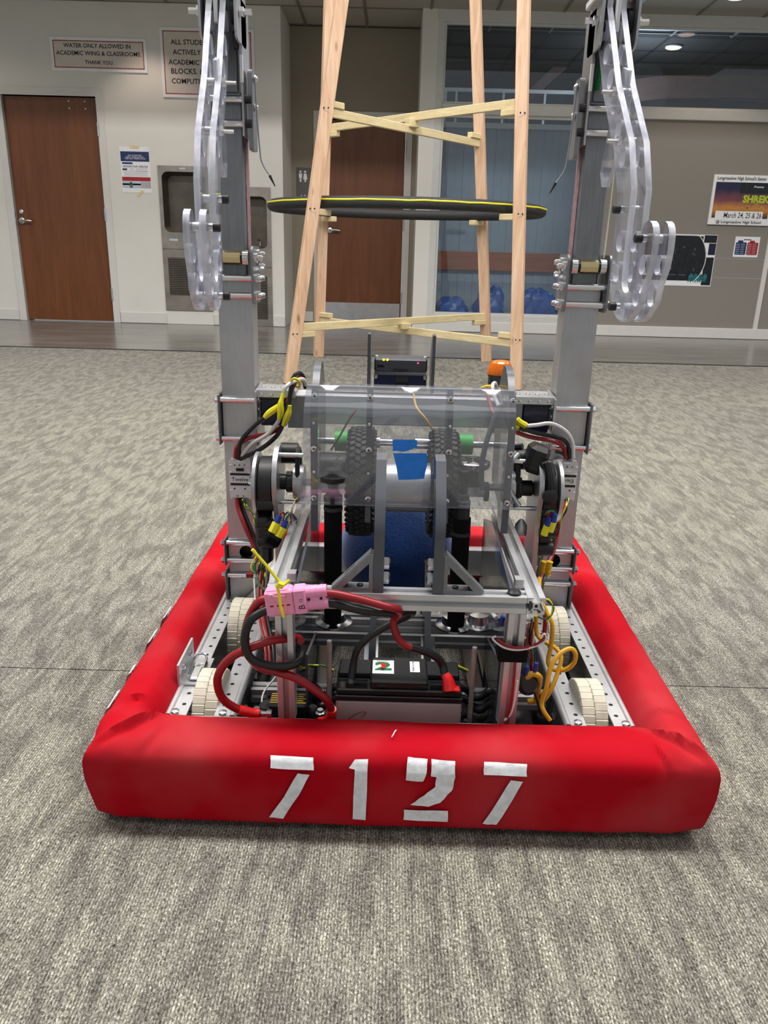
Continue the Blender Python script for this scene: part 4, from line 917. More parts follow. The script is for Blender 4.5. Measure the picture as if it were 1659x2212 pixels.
# side bearing housings where the shaft leaves the shield
for s in (-1, 1):
    x = s*.176
    MB().lathe((x, AX[0]-.03, AX[1]+.004), X*s, [(0, .030), (.004, .031), (.018, .030), (.020, .012)], 30).build('bearing_housing', 'alu', rb)
    MB().lathe((x+s*.020, AX[0]-.03, AX[1]+.004), X*s, [(0, .019), (.010, .019), (.012, .014), (.030, .014), (.033, .010)], 20).build('shaft_coupler', 'black', rb)
    for a in range(4): MB().obox((x+s*.026, AX[0]-.03+.014*math.cos(a*1.571+.4), AX[1]+.004+.014*math.sin(a*1.571+.4)), (.011, .012, .012), Matrix.Rotation(a*1.571+.4, 3, 'X'), 0, .001).build('coupler_screw', 'black', rb)
    # winch: backing plate, brake disc, black drum
    wn = PE('winch', 'disc winch with black drum and aluminium arm', (s*.24, 1.315, .25))
    o = arc(1.315, .405, .058, -28, 208, 16) + ([(1.285, .33), (1.287, .235), (1.325, .215), (1.345, .33)] if s < 0 else [(1.268, .34), (1.262, .245), (1.275, .215), (1.345, .215), (1.36, .34)])
    MB().prism(o, .0085, ((s*.222 - .00425, 0, 0), Y, Z, X)).build('arm_plate', 'alu', wn, 40)
    MB().lathe((s*.2275, 1.315, .392), X*s, [(0, .046), (.002, .049), (.024, .049), (.026, .046)], 36).build('drum', 'black', wn)
    MB().lathe((s*.2545, 1.315, .392), X*s, [(0, .050), (.001, .056), (.007, .056), (.008, .05)], 40).build('disc', 'alu', wn)
    for k in range(3):
        a = math.radians((70, 250, 305)[k]); MB().cyl((s*.2545, 1.275+.01*math.cos(a), .365-.035*k), (s*.226, 1.275+.01*math.cos(a), .365-.035*k), (.012, .010, .013)[k], 14).build('boss', 'black', wn)
    m = MB(); m.obox((s*(.245 if s < 0 else .238), 1.29, .315 if s < 0 else .33), (.028, .04, .07), Matrix.Rotation(.3, 3, 'X'), 0, .006); m.obox((s*.242, 1.295, .275 if s < 0 else .335), (.020, .034, .05), Matrix.Rotation(-.3, 3, 'X'), 0, .005); m.build('gearbox', 'black', wn)
    MB().prism(circ(0, 0, .0185, 20), .03, ((s*.17+s*.02, AX[0]-.005, AX[1]+.05), Y, Z, X*s)).build('belt_pulley', 'black', wn)
    MB().tube([Vector((s*.186, AX[0]-.03+.022*math.cos(t_), AX[1]+.02+.045*math.sin(t_))) for t_ in [2*math.pi*i/16 for i in range(16)]], .0045, 6, closed=True, sub=2).build('belt', 'rubber', wn)
    if s > 0: wn.location.x += .011
    for dz in (-.035, .05): MB().cyl((s*.176, 1.295, .40+dz), (s*.222, 1.295, .40+dz), .004, 8).build('standoff', 'steel', wn)
    MB().lathe((s*.198, 1.292, .345), -Z, [(0, .004), (.01, .011), (.028, .011), (.03, .006)], 10).build('sensor_cap', 'alu', wn)
# black ratchet block and grey loom on the right
RX = -.006; m = MB(); m.obox((.232+RX, 1.30, .455), (.036, .045, .05), Matrix.Rotation(.3, 3, 'Y'), 0, .008); m.obox((.250+RX, 1.285, .44), (.024, .03, .035), Matrix.Rotation(-.4, 3, 'Y'), 0, .006); m.tube([(.240, 1.27, .455), (.246, 1.262, .43), (.248, 1.262, .405)], .008, 10); m.lathe((.247, 1.262, .40), -Y, [(0, .013), (.012, .013), (.014, .009)], 16); m.build('ratchet_lever', 'black', rb)
wire('grey_loom', [(.196, 1.30, .462), (.180, 1.29, .445), (.176, 1.285, .42), (.186, 1.28, .395), (.200, 1.275, .375)], .0045, 'alu', rb)
wire('black_loom', [(.205, 1.32, .47), (.185, 1.33, .462), (.177, 1.32, .44), (.185, 1.31, .43)], .006, 'black_wire', rb)

# --- climber posts
XO, XI, PY0, PY1 = .345, .283, 1.45, 1.502
def hooktube(x0, x1, y0, y1, z0, z1, t, holes=()):
    """square tube with rounded holes through its front face"""
    m = MB(); m.prism([(x0, z0), (x1, z0), (x1, z1), (x0, z1)], t, ((0, y0, 0), X, Z, Y), holes)
    m.box((x0, y0+t, z0), (x0+t, y1, z1)); m.box((x1-t, y0+t, z0), (x1, y1, z1)); m.box((x0+t, y1-t, z0), (x1-t, y1, z1)); return m
for s in (-1, 1):
    side_w = 'left' if s < 0 else 'right'
    po = PE('climber_post', None, (s*.314, 1.475, .08))
    a, b = sorted((s*XO, s*XI)); xc = (a+b)/2
    hooktube(a, b, PY0, PY1, .075, .735, .003, [circ(xc-s*.004, .205, .0135, 20)]).build('outer_tube', 'alu', po)
    box('tube_inside', (a+.004, PY0+.02, .19), (b-.004, PY0+.022, .22), 'black', po)
    a2, b2 = sorted((s*.339, s*.291)); MB().box((a2, PY0+.006, .70), (b2, PY1-.004, 1.035), 0, .003).build('middle_tube', 'alu_dark', po)
    MB().box((s*.2905-.0012, PY0+.012, .772), (s*.2905+.0012, PY1-.008, 1.03)).build('pink_side_strip', 'pink_tone', po)  # pinkish grey strip along the tube's inner side
    a3, b3 = sorted((s*.333, s*.298)); MB().box((a3, PY0+.012, 1.03), (b3, PY1-.012, 1.26), 0, .002).build('inner_tube', 'alu_dark', po)
    # clamps: pairs of standoffs in front of the tube with thin side plates
    for z0, z1, dz, nm in ((.515, .441, .012, 'clamp'), (.227, .190, .010, 'clamp'), (.157, .087, .012, 'clamp')):
        cl = PE(nm, None, (xc, PY0, z1)) if False else None
        for z in (z0, z1):
            MB().cyl((a-.004, PY0-.0065, z), (b+.004, PY0-.0065, z), .0056, 14).build('standoff', 'chrome', po)
            MB().lathe((s*(XO+.007), PY0-.0065, z), X*s, [(0, .0062), (.005, .0062), (.007, .004)], 6).build('bolt_head', 'steel', po)
            MB().lathe((s*(XI-.007), PY0-.0065, z), -X*s, [(0, .0055), (.004, .0055), (.006, .003)], 8).build('bolt_head', 'steel', po)
        for x in (XO+.0045, XI-.0045): MB().box((s*x-.0022, PY0-.016, z1-dz), (s*x+.0022, PY1+.012, z0+dz), 0, .002).build('side_plate', 'alu_dark', po)
    m = MB().prism([(s*XI, .14), (s*(XI-.014), .14), (s*(XI-.018), .085), (s*(XI-.006), .070), (s*(XI+.03), .058), (s*XO, .075)], .006, ((0, PY0-.016, 0), X, Z, Y)); m.build('foot_bracket', 'alu', po)
    # telescoping head at the top of the outer tube
    hd = PE('post_head', 'steel roller head on the '+side_w+' post', (xc, PY0, .69))
    for x in (XO+.006, XI-.006): MB().prism(rrect(PY0-.028, .692, PY0+.05, .79, .012), .004, ((s*x-.002, 0, 0), Y, Z, X)).build('side_plate', 'alu_dark', hd)
    for z in (.735, .705):
        MB().cyl((a-.004, PY0-.014, z), (b+.004, PY0-.014, z), .0058, 14).build('standoff', 'chrome', hd)
        for x, d in ((XO+.008, s), (XI-.008, -s)):
            for dy in (0, .028): MB().lathe((s*x, PY0-.014+dy, z), X*d, [(0, .0075), (.005, .0075), (.006, .005), (.012, .0045), (.014, .003)], 8).build('bolt', 'steel', hd)
    zr, yr = .770, PY0-.016
    MB().cyl((xc-.015, yr, zr), (xc+.016, yr, zr), .0118, 8).build('roller', 'brass', hd, 20, 'pale brass roller')
    MB().cyl((a+.004, yr, zr), (b-.004, yr, zr), .0085, 16).build('roller_core', 'black', hd)
    for x in (a+.006, b-.006): MB().lathe((x-.005, yr, zr), X, [(0, .013), (.010, .013)], 16).build('bearing', 'steel', hd)
    for x, d in ((XO+.008, s), (XI-.008, -s)):
        for dy, dz in ((0, 0), (.026, .006), (.022, -.014)): MB().lathe((s*x, yr+dy, zr+dz), X*d, [(0, .0085), (.006, .0085), (.007, .005), (.014, .005), (.016, .003)], 8).build('bolt', 'steel', hd)
    # upper bracket where the middle and inner tubes meet
    ub = PE('upper_bracket', 'aluminium guide bracket high on the '+side_w+' post', (xc, PY0, .95))
    MB().box((s*.287-.0015, PY0-.014, .965), (s*.287+.0015, PY1, 1.165)).build('inner_plate', 'alu', ub); MB().box((s*.345-.0015, PY0-.004, .99), (s*.345+.0015, PY1, 1.19)).build('outer_plate', 'alu', ub)
    MB().box((s*.287-.0022, PY0-.018, 1.045), (s*.287+.0022, PY0-.013, 1.085)).build('white_strip', 'white', ub)
    MB().prism(rrect(PY0-.006, .945, PY0+.036, 1.068, .008), .008, ((s*.276-.004, 0, 0), Y, Z, X)).build('guide_block', 'alu_dark', ub)
    for z in (1.022, .985):
        MB().cyl((s*.288, PY0-.004, z), (s*.342, PY0-.004, z), .0062, 12).build('standoff', 'chrome', ub)
        MB().lathe((s*.284, PY0-.004, z), -X*s, [(0, .0068), (.010, .0068)], 10).build('black_nut', 'black', ub)
    for z in (1.055, 1.012): MB().lathe((s*.271, PY0+.01, z), -X*s, [(0, .006), (.003, .006), (.006, .003)], 10).build('bolt', 'steel', ub)
    wire('feeler', [(s*.268, PY0, 1.055), (s*.2655, PY0-.004, 1.0), (s*.262, PY0-.006, .95), (s*.258, PY0-.008, .925), (s*.243, PY0-.01, .902)], .0014, 'alu_dark', ub, 6)
    MB().cyl((s*.245, PY0-.01, .905), (s*.236, PY0-.011, .888), .0026, 8, 0, .0008).build('feeler_tip', 'black', ub)
    # clevis at the very top
    cv = PE('clevis', 'pivot clevis at the top of the '+side_w+' post', (xc, PY0, 1.15))
    for x in (.3435, .2875): MB().prism(rrect(PY0-.055, 1.10, PY0+.03, 1.26, .014), .004, ((s*x-.002, 0, 0), Y, Z, X)).build('cheek', 'alu', cv)
    for x in (.336, .295): MB().lathe((s*x-.004, PY0-.020, 1.145), X, [(0, .018), (.008, .018)], 18).build('pulley', 'black', cv); MB().lathe((s*x-.003, PY0-.016, 1.105), X, [(0, .014), (.006, .014)], 16).build('lower_pulley', 'black', cv)
    for x, d in ((.346, s), (.285, -s)): MB().lathe((s*x, PY0-.030, 1.142), X*d, [(0, .008), (.007, .008), (.008, .005), (.020, .005)], 6).build('bolt', 'steel', cv)
    MB().box((s*.349, PY0-.034, 1.186+(.03 if s < 0 else 0)), (s*.281, PY0+.03, 1.192+(.03 if s < 0 else 0))).build('top_plate', 'steel', cv)
    if s > 0:
        a_, b_ = P(1282, 3, y=1.415), P(1365, 5, y=1.415); MB().box((a_.x, 1.40, a_.z), (b_.x, 1.47, a_.z+.012), 0, .002).build('cap_plate', 'white_plastic', cv)
        wire('cord', [(.302, PY0-.006, 1.13), (.303, PY0-.004, 1.09), (.302, PY0+.002, 1.05)], .004, 'green_rope', rb)
        wire('string', [(.344, PY0-.004, .93), (.343, PY0-.008, .86), (.341, PY0-.012, .785)], .0015, 'string', rb, 6)
    # clear hook: two pierced plates held apart by standoffs
    hk = PE('climb_hook', 'clear pierced plastic hook hanging from the '+side_w+' post', (s*.33, 1.38, .69))
    XA, XB = (.3200, .2985) if s > 0 else (.3270, .3055)                                    # outer and inner plate (outside faces)
    ol = arc(1.552, 1.205, .030, 140, -40, 8)                # top, running clockwise in (y,z)
    ol = [(1.528, 1.222)] + [(1.556, 1.240), (1.588, 1.228), (1.600, 1.200)] + [(1.505, 1.055), (1.414, .955), (1.372, .885), (1.364, .80), (1.362, .752)] + arc(1.285, .762, .0725, -10, -170, 12) + [(1.200, .775), (1.196, .800), (1.197, .815)] + arc(1.222, .815, .025, 170, 10, 7) + [(1.252, .79), (1.258, .765)] + arc(1.282, .758, .024, 195, 345, 7)[1:] + [(1.309, .80), (1.310, .888), (1.345, .960), (1.440, 1.058), (1.530, 1.190)]
    KF = .915; kz = lambda z: CAMH+(z-CAMH)*KF; KP = lambda o: [(y*KF, kz(z)) for y, z in o]; ol = KP(ol); hs = []
    L = [(1.541, 1.165), (1.410, .980)]; nH = 5
    for i in range(6):
        t = i/5; hs.append(circ(1.542+(1.368-1.542)*t, 1.158+(.940-1.158)*t, .0155, 18))
    for y, z, r in ((1.335, .812, .0165), (1.334, .765, .0165), (1.318, .722, .0155), (1.287, .706, .013), (1.234, .733, .0165), (1.225, .778, .0145)): hs.append(circ(y, z, r, 18))
    hs = [KP(h) for h in hs]
    for xx in (XA, XB):
        MB().prism(ol, .0092, ((s*xx-.0046, 0, 0), Y, Z, X), hs, 0, 1, 1).build('hook_plate', ['poly', 'poly_edge'], hk, 30)
    m = MB().prism(KP([(1.425, 1.075), (1.455, 1.085), (1.495, 1.0), (1.515, .930), (1.50, .905), (1.475, .903), (1.455, .925), (1.435, 1.0)]), .006, ((s*.309-.003, 0, 0), Y, Z, X), [], 0, 1); m.build('catch_arm', ['poly', 'poly_edge'], hk)
    for y, z, cap in ((1.332, .860, 1), (1.222, .815, 1), (1.300, .712, 1), (1.437, 1.045, 0), (1.382, .965, 0)):
        y, z = y*KF, kz(z)
        MB().cyl((s*(XA-.005), y, z), (s*(XB+.005), y, z), .0062, 12).build('standoff', 'alu_x', hk)
        if cap:
            MB().lathe((s*(XB-.005), y, z), -X*s, [(0, .0052), (.006, .0052)], 10).build('washer', 'steel', hk); MB().lathe((s*(XB-.011), y, z), -X*s, [(0, .0062), (.009, .0062), (.010, .005)], 12).build('end_cap', 'black', hk)
        else:
            MB().cyl((s*(XB-.004), y, z), (s*(XB-.026), y, z), .0032, 8).build('bolt', 'steel', hk); MB().lathe((s*(XB-.005), y, z), -X*s, [(0, .0075), (.006, .0075)], 6).build('nut', 'steel', hk)
    MB().box((s*(XA-.008), 1.386, 1.120), (s*(XB+.008), 1.398, 1.20)).build('pivot_block', 'white_plastic', hk)
    hk.rotation_euler.z = .07
    MB().box((s*(XA-.006), 1.412, 1.065), (s*(XB+.006), 1.425, 1.125)).build('pivot_plate', 'alu_dark', hk)

# --- motor controllers on the posts
def controller(s, name_txt, upside):
    x0, x1 = sorted((s*.333, s*.292)); z0, z1 = (.324, .406) if s < 0 else (.338, .420); y1 = PY0-.001; y0 = y1-.022
    c = PE('motor_controller', 'white motor controller labelled '+name_txt, ((x0+x1)/2, PY0, z0)); xc = (x0+x1)/2
    o = [(x0+.002, z0), (x0+.006, z0+.004), (x1-.006, z0+.004), (x1-.002, z0), (x1, z0+.004), (x1, z1-.006), (x1-.004, z1-.001), (x1-.011, z1), (x1-.014, z1-.006), (x0+.014, z1-.006), (x0+.011, z1), (x0+.004, z1-.001), (x0, z1-.006), (x0, z0+.004)]
    MB().prism(o, .022, ((0, y0, 0), X, Z, Y)).build('case', 'white_plastic', c)
    for z in (z0+.018, z1-.014, z1-.028):
        for x in (x0+.003, x1-.003): box('rib', (x-.003, y0-.0012, z-.0015), (x+.003, y0+.002, z+.0015), 'white_plastic', c, .0005)
    zz = (z0+z1)/2
    box('label_card', (x0+.002, y0-.0006, zz-.013), (x1-.002, y0+.001, zz+.013), 'white', c)
    for z in (zz+.010, zz-.010): box('black_stripe', (x0+.002, y0-.0012, z-.0022), (x1-.002, y0, z+.0022), 'ink', c)
    m = MB(); U, V = (X, Z) if not upside else (-X, -Z); text(m, name_txt, (xc, y0-.0011, zz), U, V, .032 if not upside else .028); m.build('lettering', 'ink', c)
    if not upside: box('window', (xc-.007, y0-.001, zz+.016), (xc+.008, y0, zz+.022), 'ink', c)
    else: MB().prism(rrect(xc-.009, zz+.014, xc+.009, zz+.020, .003), .002, ((0, y0-.002, 0), X, Z, Y)).build('status_window', 'white_plastic', c)
    for dx in (-.011, .009): MB().cyl((xc+dx, y0-.0008, z0+.022), (xc+dx, y0+.001, z0+.022), .0016, 8).build('hole', 'ink', c)
    for i, ch in enumerate('ABC'):
        m = MB(); text(m, ch, (xc+(i-1)*.0095, y0-.0008, z1-.013), X, Z, None, .0035, bold=.03); m.build('lettering', 'ink', c)
    for i, ch in enumerate(('V+', 'V-')):
        m = MB(); text(m, ch, (xc-.006+i*.012, y0-.0008, z0+.007), X, Z, None, .0035, bold=.03); m.build('lettering', 'ink', c)
controller(-1, 'Twelve', False); controller(1, 'Eleven', True)

# --- cross beam between the posts, with gusset boxes
cb = PE('cross_beam', None, (0, 1.46, .47))
MB().box((-.281, 1.452, .472), (.281, 1.50, .528), 0, .002).build('beam', 'alu_light', cb)
for s in (-1, 1):
    MB().box((s*.272, 1.442, .468), (s*.222, 1.451, .520), 0, .002).build('motor_face', 'navy', cb, label='dark blue motor face'); MB().box((s*.272, 1.440, .519), (s*.222, 1.451, .531)).build('dark_band', 'black', cb)
    MB().box((s*.220, 1.438, .466), (s*.160, 1.451, .526)).build('grey_cover', 'alu_dark', cb)
    MB().box((s*.280, 1.432, .5335), (s*.205, 1.50, .537)).build('top_plate', 'alu_x', cb); MB().box((s*.280, 1.432, .524), (s*.205, 1.435, .5335)).build('plate_lip', 'alu_x', cb)
    for i in range(4):
        x = s*(.268-i*.018); MB().lathe((x, 1.462, .537), Z, [(0, .0045), (.0015, .004), (.0025, .002)], 10).build('rivet', 'steel', cb)
        MB().lathe((x, 1.432, .529), -Y, [(0, .0042), (.0015, .0036), (.0022, .002)], 10).build('rivet', 'steel', cb)
    MB().prism([(1.42, .535), (1.425, .44), (1.50, .435), (1.50, .54)], .004, ((s*.2775-.002, 0, 0), Y, Z, X)).build('gusset', 'alu', cb)
    for i in range(5): MB().lathe((s*.2735, 1.428, .448+i*.018), -X*s, [(0, .004), (.002, .003)], 8).build('rivet', 'steel', cb)
MB().box((-.165, 1.444, .5325), (.17, 1.448, .536)).build('pink_reflection_strip', 'pink_tone', cb)  # pinkish reflection seen behind the shield, put in as a coloured strip

# --- vision camera between two upright plates
vc = PE('vision_camera', 'dark camera box with green status lights, seen from behind', (-.01, 1.5, .53))
for x in (-.0705, .0525): MB().prism([(1.49, .53), (1.56, .53), (1.56, .60), (1.505, .640), (1.49, .638)], .006, ((x-.003, 0, 0), Y, Z, X)).build('side_plate', 'poly_grey', vc)
x0, x1 = -.0605, .0415
MB().box((x0, 1.50, .5665), (x1, 1.56, .592), 0, .003).build('housing', 'charcoal', vc); MB().box((x0-.001, 1.494, .562), (x1+.001, 1.499, .5665)).build('cover_plate', 'poly', vc); MB().box((x0, 1.505, .53), (x1, 1.545, .5615)).build('lower_body', 'navy', vc)
for x in (x0+.004, x1-.004):
    MB().lathe((x, 1.498, .558), -Y, [(0, .004), (.006, .0045), (.010, .003)], 10).build('thumb_screw', 'steel', vc); MB().lathe((x, 1.51, .592), Z, [(0, .003), (.004, .003), (.005, .001)], 8).build('post_tip', 'white_plastic', vc)
MB().box((x0+.042, 1.5, .548), (x0+.066, 1.506, .560)).build('lens_block', 'black', vc); m = MB()
for a in ((.042, .047), (.060, .065)): m.box((x0+a[0], 1.496, .530), (x0+a[1], 1.504, .541))
m.box((x0+.042, 1.496, .539), (x0+.065, 1.504, .541)); m.build('connector', 'steel', vc)
MB().prism(rrect(x0+.006, .575, x0+.019, .580, .002), .001, ((0, 1.4993, 0), X, Z, Y)).build('port', 'dark_hole', vc)
for i in range(9): MB().box((x0+.037+i*.0033, 1.4992, .5685), (x0+.0385+i*.0033, 1.5003, .5735)).build('vent_slot', 'dark_hole', vc)
for dx in (.018, .025): MB().lathe((x0+dx, 1.5, .590), -Y, [(0, .0022), (.001, .0018)], 10).build('status_light', 'led_yellow', vc, label='lit yellow status light')
MB().lathe((x0+.084, 1.5, .585), -Y, [(0, .0018), (.001, .0014)], 10).build('status_light', 'led_red', vc, label='lit red status light')

# --- amber signal light
sg = PE('signal_light', 'amber ribbed warning lamp on a black base', (.186, 1.53, .53))
MB().lathe((.186, 1.53, .53), Z, [(0, .0225), (.028, .0225), (.032, .024), (.034, .024)], 28).build('base', 'black', sg)
m = MB(); n = 44; pf = [(0, .0245), (.004, .0245), (.010, .0238), (.016, .0218), (.022, .019), (.025, .0155), (.0265, .011), (.027, .006), (.027, 0)]; vs = []; fs = []
for h, r in pf:
    for i in range(n): a = 2*math.pi*i/n; rr = r*(1+.025*(i % 2)); vs.append((.186+rr*math.cos(a), 1.53+rr*math.sin(a), .564+h))
for j in range(len(pf)-1):
    for i in range(n): a, b = j*n+i, j*n+(i+1) % n; fs.append((a, b, b+n, a+n))
m.add(vs, fs); m.build('lens', 'amber', sg, 20)

# --- wiring (points given as photograph pixels with their depth)
def pw(nm, pts, r, mat, par=rb, sub=5, n=8, **k):
    return wire(nm, [P(u, v, y=y) for u, v, y in pts], r, mat, par, n, sub, **k)
hl = PE('left_wire_bundle', 'black, white and red motor leads at the left post', (-.25, 1.4, .45)); hr = PE('right_wire_bundle', 'white, red and black motor leads at the right post', (.25, 1.4, .45))
pw('black_lead', [(516, 992, 1.41), (520, 955, 1.405), (545, 925, 1.40), (577, 898, 1.395), (600, 882, 1.40)], .0040, 'black_wire', hl); pw('black_lead', [(518, 992, 1.41), (560, 972, 1.40), (597, 942, 1.395), (615, 905, 1.395), (625, 860, 1.41), (633, 818, 1.42), (645, 806, 1.43), (655, 815, 1.44), (660, 838, 1.45)], .0042, 'black_wire', hl)
pw('red_lead', [(508, 990, 1.41), (513, 965, 1.41), (540, 945, 1.405), (580, 937, 1.40), (608, 922, 1.40)], .0042, 'red_wire', hl); pw('white_lead', [(522, 985, 1.41), (545, 958, 1.40), (578, 938, 1.39), (600, 912, 1.39), (603, 900, 1.39)], .0038, 'white_wire', hl)
pw('white_lead', [(612, 852, 1.40), (618, 835, 1.40), (640, 822, 1.42), (655, 820, 1.43), (662, 832, 1.44)], .0038, 'white_wire', hl); pw('red_lead', [(620, 870, 1.41), (636, 830, 1.42), (648, 815, 1.43), (658, 828, 1.44)], .0036, 'red_wire', hl)
for pts in ([(571, 902, 1.39), (582, 892, 1.39), (598, 880, 1.39), (610, 868, 1.39)], [(603, 905, 1.385), (606, 890, 1.385), (606, 872, 1.385), (612, 850, 1.39)], [(612, 920, 1.39), (618, 905, 1.39), (624, 890, 1.39), (626, 876, 1.39)]):
    MB().tube([P(u, v, y=y) for u, v, y in pts], .0050, 8, taper=lambda t: .75+.5*math.sin(math.pi*min(1, t*1.2))).build('crimp_connector', 'yellow', hl)
MB().tube([P(630, 822, y=1.41), P(638, 818, y=1.405), P(646, 825, y=1.41), P(646, 836, y=1.43), P(636, 832, y=1.43)], .0026, 6, closed=True).build('cable_tie', 'yellow', hl)
pw('white_lead', [(1238, 990, 1.41), (1236, 955, 1.41), (1220, 930, 1.405), (1190, 915, 1.40), (1160, 918, 1.395), (1138, 920, 1.39)], .0038, 'white_wire', hr); pw('black_lead', [(1230, 990, 1.41), (1226, 960, 1.41), (1205, 945, 1.405), (1160, 936, 1.40), (1120, 924, 1.39)], .0040, 'black_wire', hr)
pw('red_lead', [(1222, 990, 1.41), (1216, 965, 1.41), (1195, 953, 1.40), (1150, 945, 1.40), (1117, 935, 1.39)], .0042, 'red_wire', hr); pw('black_lead', [(1200, 975, 1.41), (1215, 980, 1.41), (1228, 992, 1.41)], .003, 'black_wire', hr)
MB().tube([P(u, v, y=1.385) for u, v in ((1116, 906), (1122, 912), (1136, 920))], .0062, 8).build('crimp_connector', 'yellow', hr); MB().tube([P(u, v, y=1.385) for u, v in ((1113, 922), (1120, 925))], .005, 8).build('crimp_connector', 'yellow', hr)
pw('red_lead', [(1067, 895, 1.30), (1058, 870, 1.33), (1052, 850, 1.37), (1058, 836, 1.40), (1064, 845, 1.43)], .0032, 'red_wire', hr); pw('white_lead', [(1078, 878, 1.31), (1066, 850, 1.37), (1064, 832, 1.40), (1070, 828, 1.41), (1074, 842, 1.43)], .0034, 'white_wire', hr)
MB().tube([P(u, v, y=1.395) for u, v in ((1032, 844), (1045, 836), (1060, 834), (1066, 842), (1056, 848))], .0024, 6).build('cable_tie', 'yellow', hr)
pw('shield_lead', [(770, 885, 1.33), (755, 905, 1.33), (735, 940, 1.34), (715, 972, 1.36)], .0018, 'red_wire', hl, n=6); pw('shield_lead', [(893, 850, 1.42), (900, 880, 1.38), (920, 905, 1.36), (935, 930, 1.36)], .0020, 'amber_tape', hr, n=6)
pw('flat_cable', [(1075, 880, 1.31), (1062, 920, 1.29), (1048, 965, 1.27), (1040, 1010, 1.26), (1042, 1060, 1.25)], .0048, 'poly_grey', hr)
# left loom running down the post
lo = PE('left_loom', 'tangle of red, black, green and yellow wires down the left side', (-.25, 1.35, .12)); ro = PE('right_loom', 'red, black, green and yellow wires down the right side', (.25, 1.35, .12))
pw('red_lead', [(512, 1076, 1.43), (515, 1100, 1.42), (530, 1140, 1.40), (548, 1180, 1.39), (560, 1230, 1.36), (568, 1300, 1.30), (575, 1380, 1.22)], .0044, 'red_wire', lo); pw('black_lead', [(519, 1076, 1.435), (526, 1105, 1.425), (542, 1145, 1.405), (555, 1180, 1.39), (566, 1240, 1.36), (575, 1300, 1.32), (585, 1400, 1.22)], .0048, 'black_wire', lo)
rnd = random.Random(11)
def twist(par, base, n, spread, mats, r, y):
    for i in range(n):
        pts = [(u+rnd.uniform(-spread, spread), v+rnd.uniform(-6, 6), y+rnd.uniform(-.02, .02)) for u, v in base]; pw('signal_wire', pts, r, mats[i % len(mats)], par, 4, 5)
twist(lo, [(524, 1078), (532, 1095), (545, 1108), (552, 1130), (556, 1150), (560, 1170)], 5, 4, ['yellow', 'green_wire', 'yellow', 'green_wire', 'black_wire'], .0012, 1.40)
twist(lo, [(562, 1170), (570, 1185), (578, 1200), (565, 1222), (552, 1235), (548, 1225), (560, 1200)], 7, 9, ['yellow', 'green_wire', 'yellow', 'black_wire', 'green_wire', 'white_wire', 'yellow'], .0013, 1.36)
twist(lo, [(585, 1165), (578, 1190), (572, 1220), (568, 1260), (570, 1300), (578, 1350)], 6, 8, ['green_wire', 'yellow', 'white_wire', 'red_wire', 'amber_tape', 'black_wire'], .0014, 1.30)
for i, d in enumerate((0, 9, -8)): pw('power_lead', [(572+d, 1235, 1.32), (566+d, 1290, 1.27), (570+d, 1340, 1.20), (580+d, 1390, 1.14), (584+d, 1450, 1.10)], .0024, ('red_wire', 'black_wire', 'red_wire')[i], lo)
pw('white_lead', [(549, 1250, 1.33), (552, 1300, 1.28), (562, 1335, 1.24), (575, 1375, 1.18)], .0016, 'white_wire', lo); pw('green_lead', [(550, 1220, 1.33), (555, 1250, 1.31), (568, 1270, 1.25), (582, 1276, 1.15)], .0020, 'green_wire', lo)
box('red_plug', *(lambda q: ((q.x-.007, q.y-.004, q.z-.004), (q.x+.006, q.y+.004, q.z+.005)))(P(540, 1243, y=1.34)), 'red_wire', lo, .001)
for (u, v) in ((592, 1142), (606, 1152)):                       # blue spade terminals in yellow boots
    a, b, c = P(u+12, v-28, y=1.22), P(u+6, v-12, y=1.215), P(u-4, v+8, y=1.21)
    MB().tube([a, b], .0048, 8, smooth=False).build('blue_terminal', 'blue_term', lo); MB().tube([b, c], .0078, 8, smooth=False).build('yellow_boot', 'amber_tape' if False else 'yellow', lo)
pw('red_jumper', [(604, 1115, 1.22), (610, 1107, 1.22), (615, 1112, 1.225), (611, 1125, 1.23)], .0016, 'red_wire', lo, n=6); pw('green_jumper', [(618, 1122, 1.22), (624, 1112, 1.22), (622, 1106, 1.225), (616, 1112, 1.23)], .0016, 'green_wire', lo, n=6)
m = MB(); c = P(590, 1163, y=1.24); m.obox(c, (.028, .03, .022), Matrix.Rotation(.5, 3, 'Y'), 0, .005); m.build('black_tape_joint', 'black_cloth', lo)
twist(lo, [(640, 1075), (634, 1092), (628, 1110), (626, 1130)], 3, 3, ['red_wire', 'yellow', 'white_wire'], .0014, 1.28)
# right loom
pw('red_lead', [(1222, 1080, 1.43), (1212, 1110, 1.41), (1204, 1150, 1.39), (1196, 1190, 1.37), (1185, 1215, 1.35)], .0040, 'red_wire', ro); pw('black_lead', [(1216, 1080, 1.43), (1206, 1110, 1.41), (1198, 1145, 1.39), (1194, 1190, 1.37), (1188, 1215, 1.355)], .0042, 'black_wire', ro)
twist(ro, [(1226, 1080), (1222, 1095), (1212, 1120), (1206, 1150), (1200, 1180)], 4, 3, ['yellow', 'green_wire', 'yellow', 'black_wire'], .0012, 1.395)
for dx in (0, 12): MB().tube([P(1176+dx, 1213, y=1.33), P(1172+dx, 1228, y=1.33), P(1170+dx, 1243, y=1.33)], .0062, 8, taper=lambda t: .85+.25*abs(math.cos(t*9))).build('butt_connector', 'amber_tape', ro)
for (u, v) in ((1184, 1130), (1197, 1122)):
    a, b, c = P(u+2, v-12, y=1.24), P(u-2, v+6, y=1.24), P(u-9, v+26, y=1.24); MB().tube([a, b], .005, 8, smooth=False).build('blue_terminal', 'blue_term', ro); MB().tube([b, c], .0062, 8, smooth=False).build('yellow_boot', 'yellow', ro)
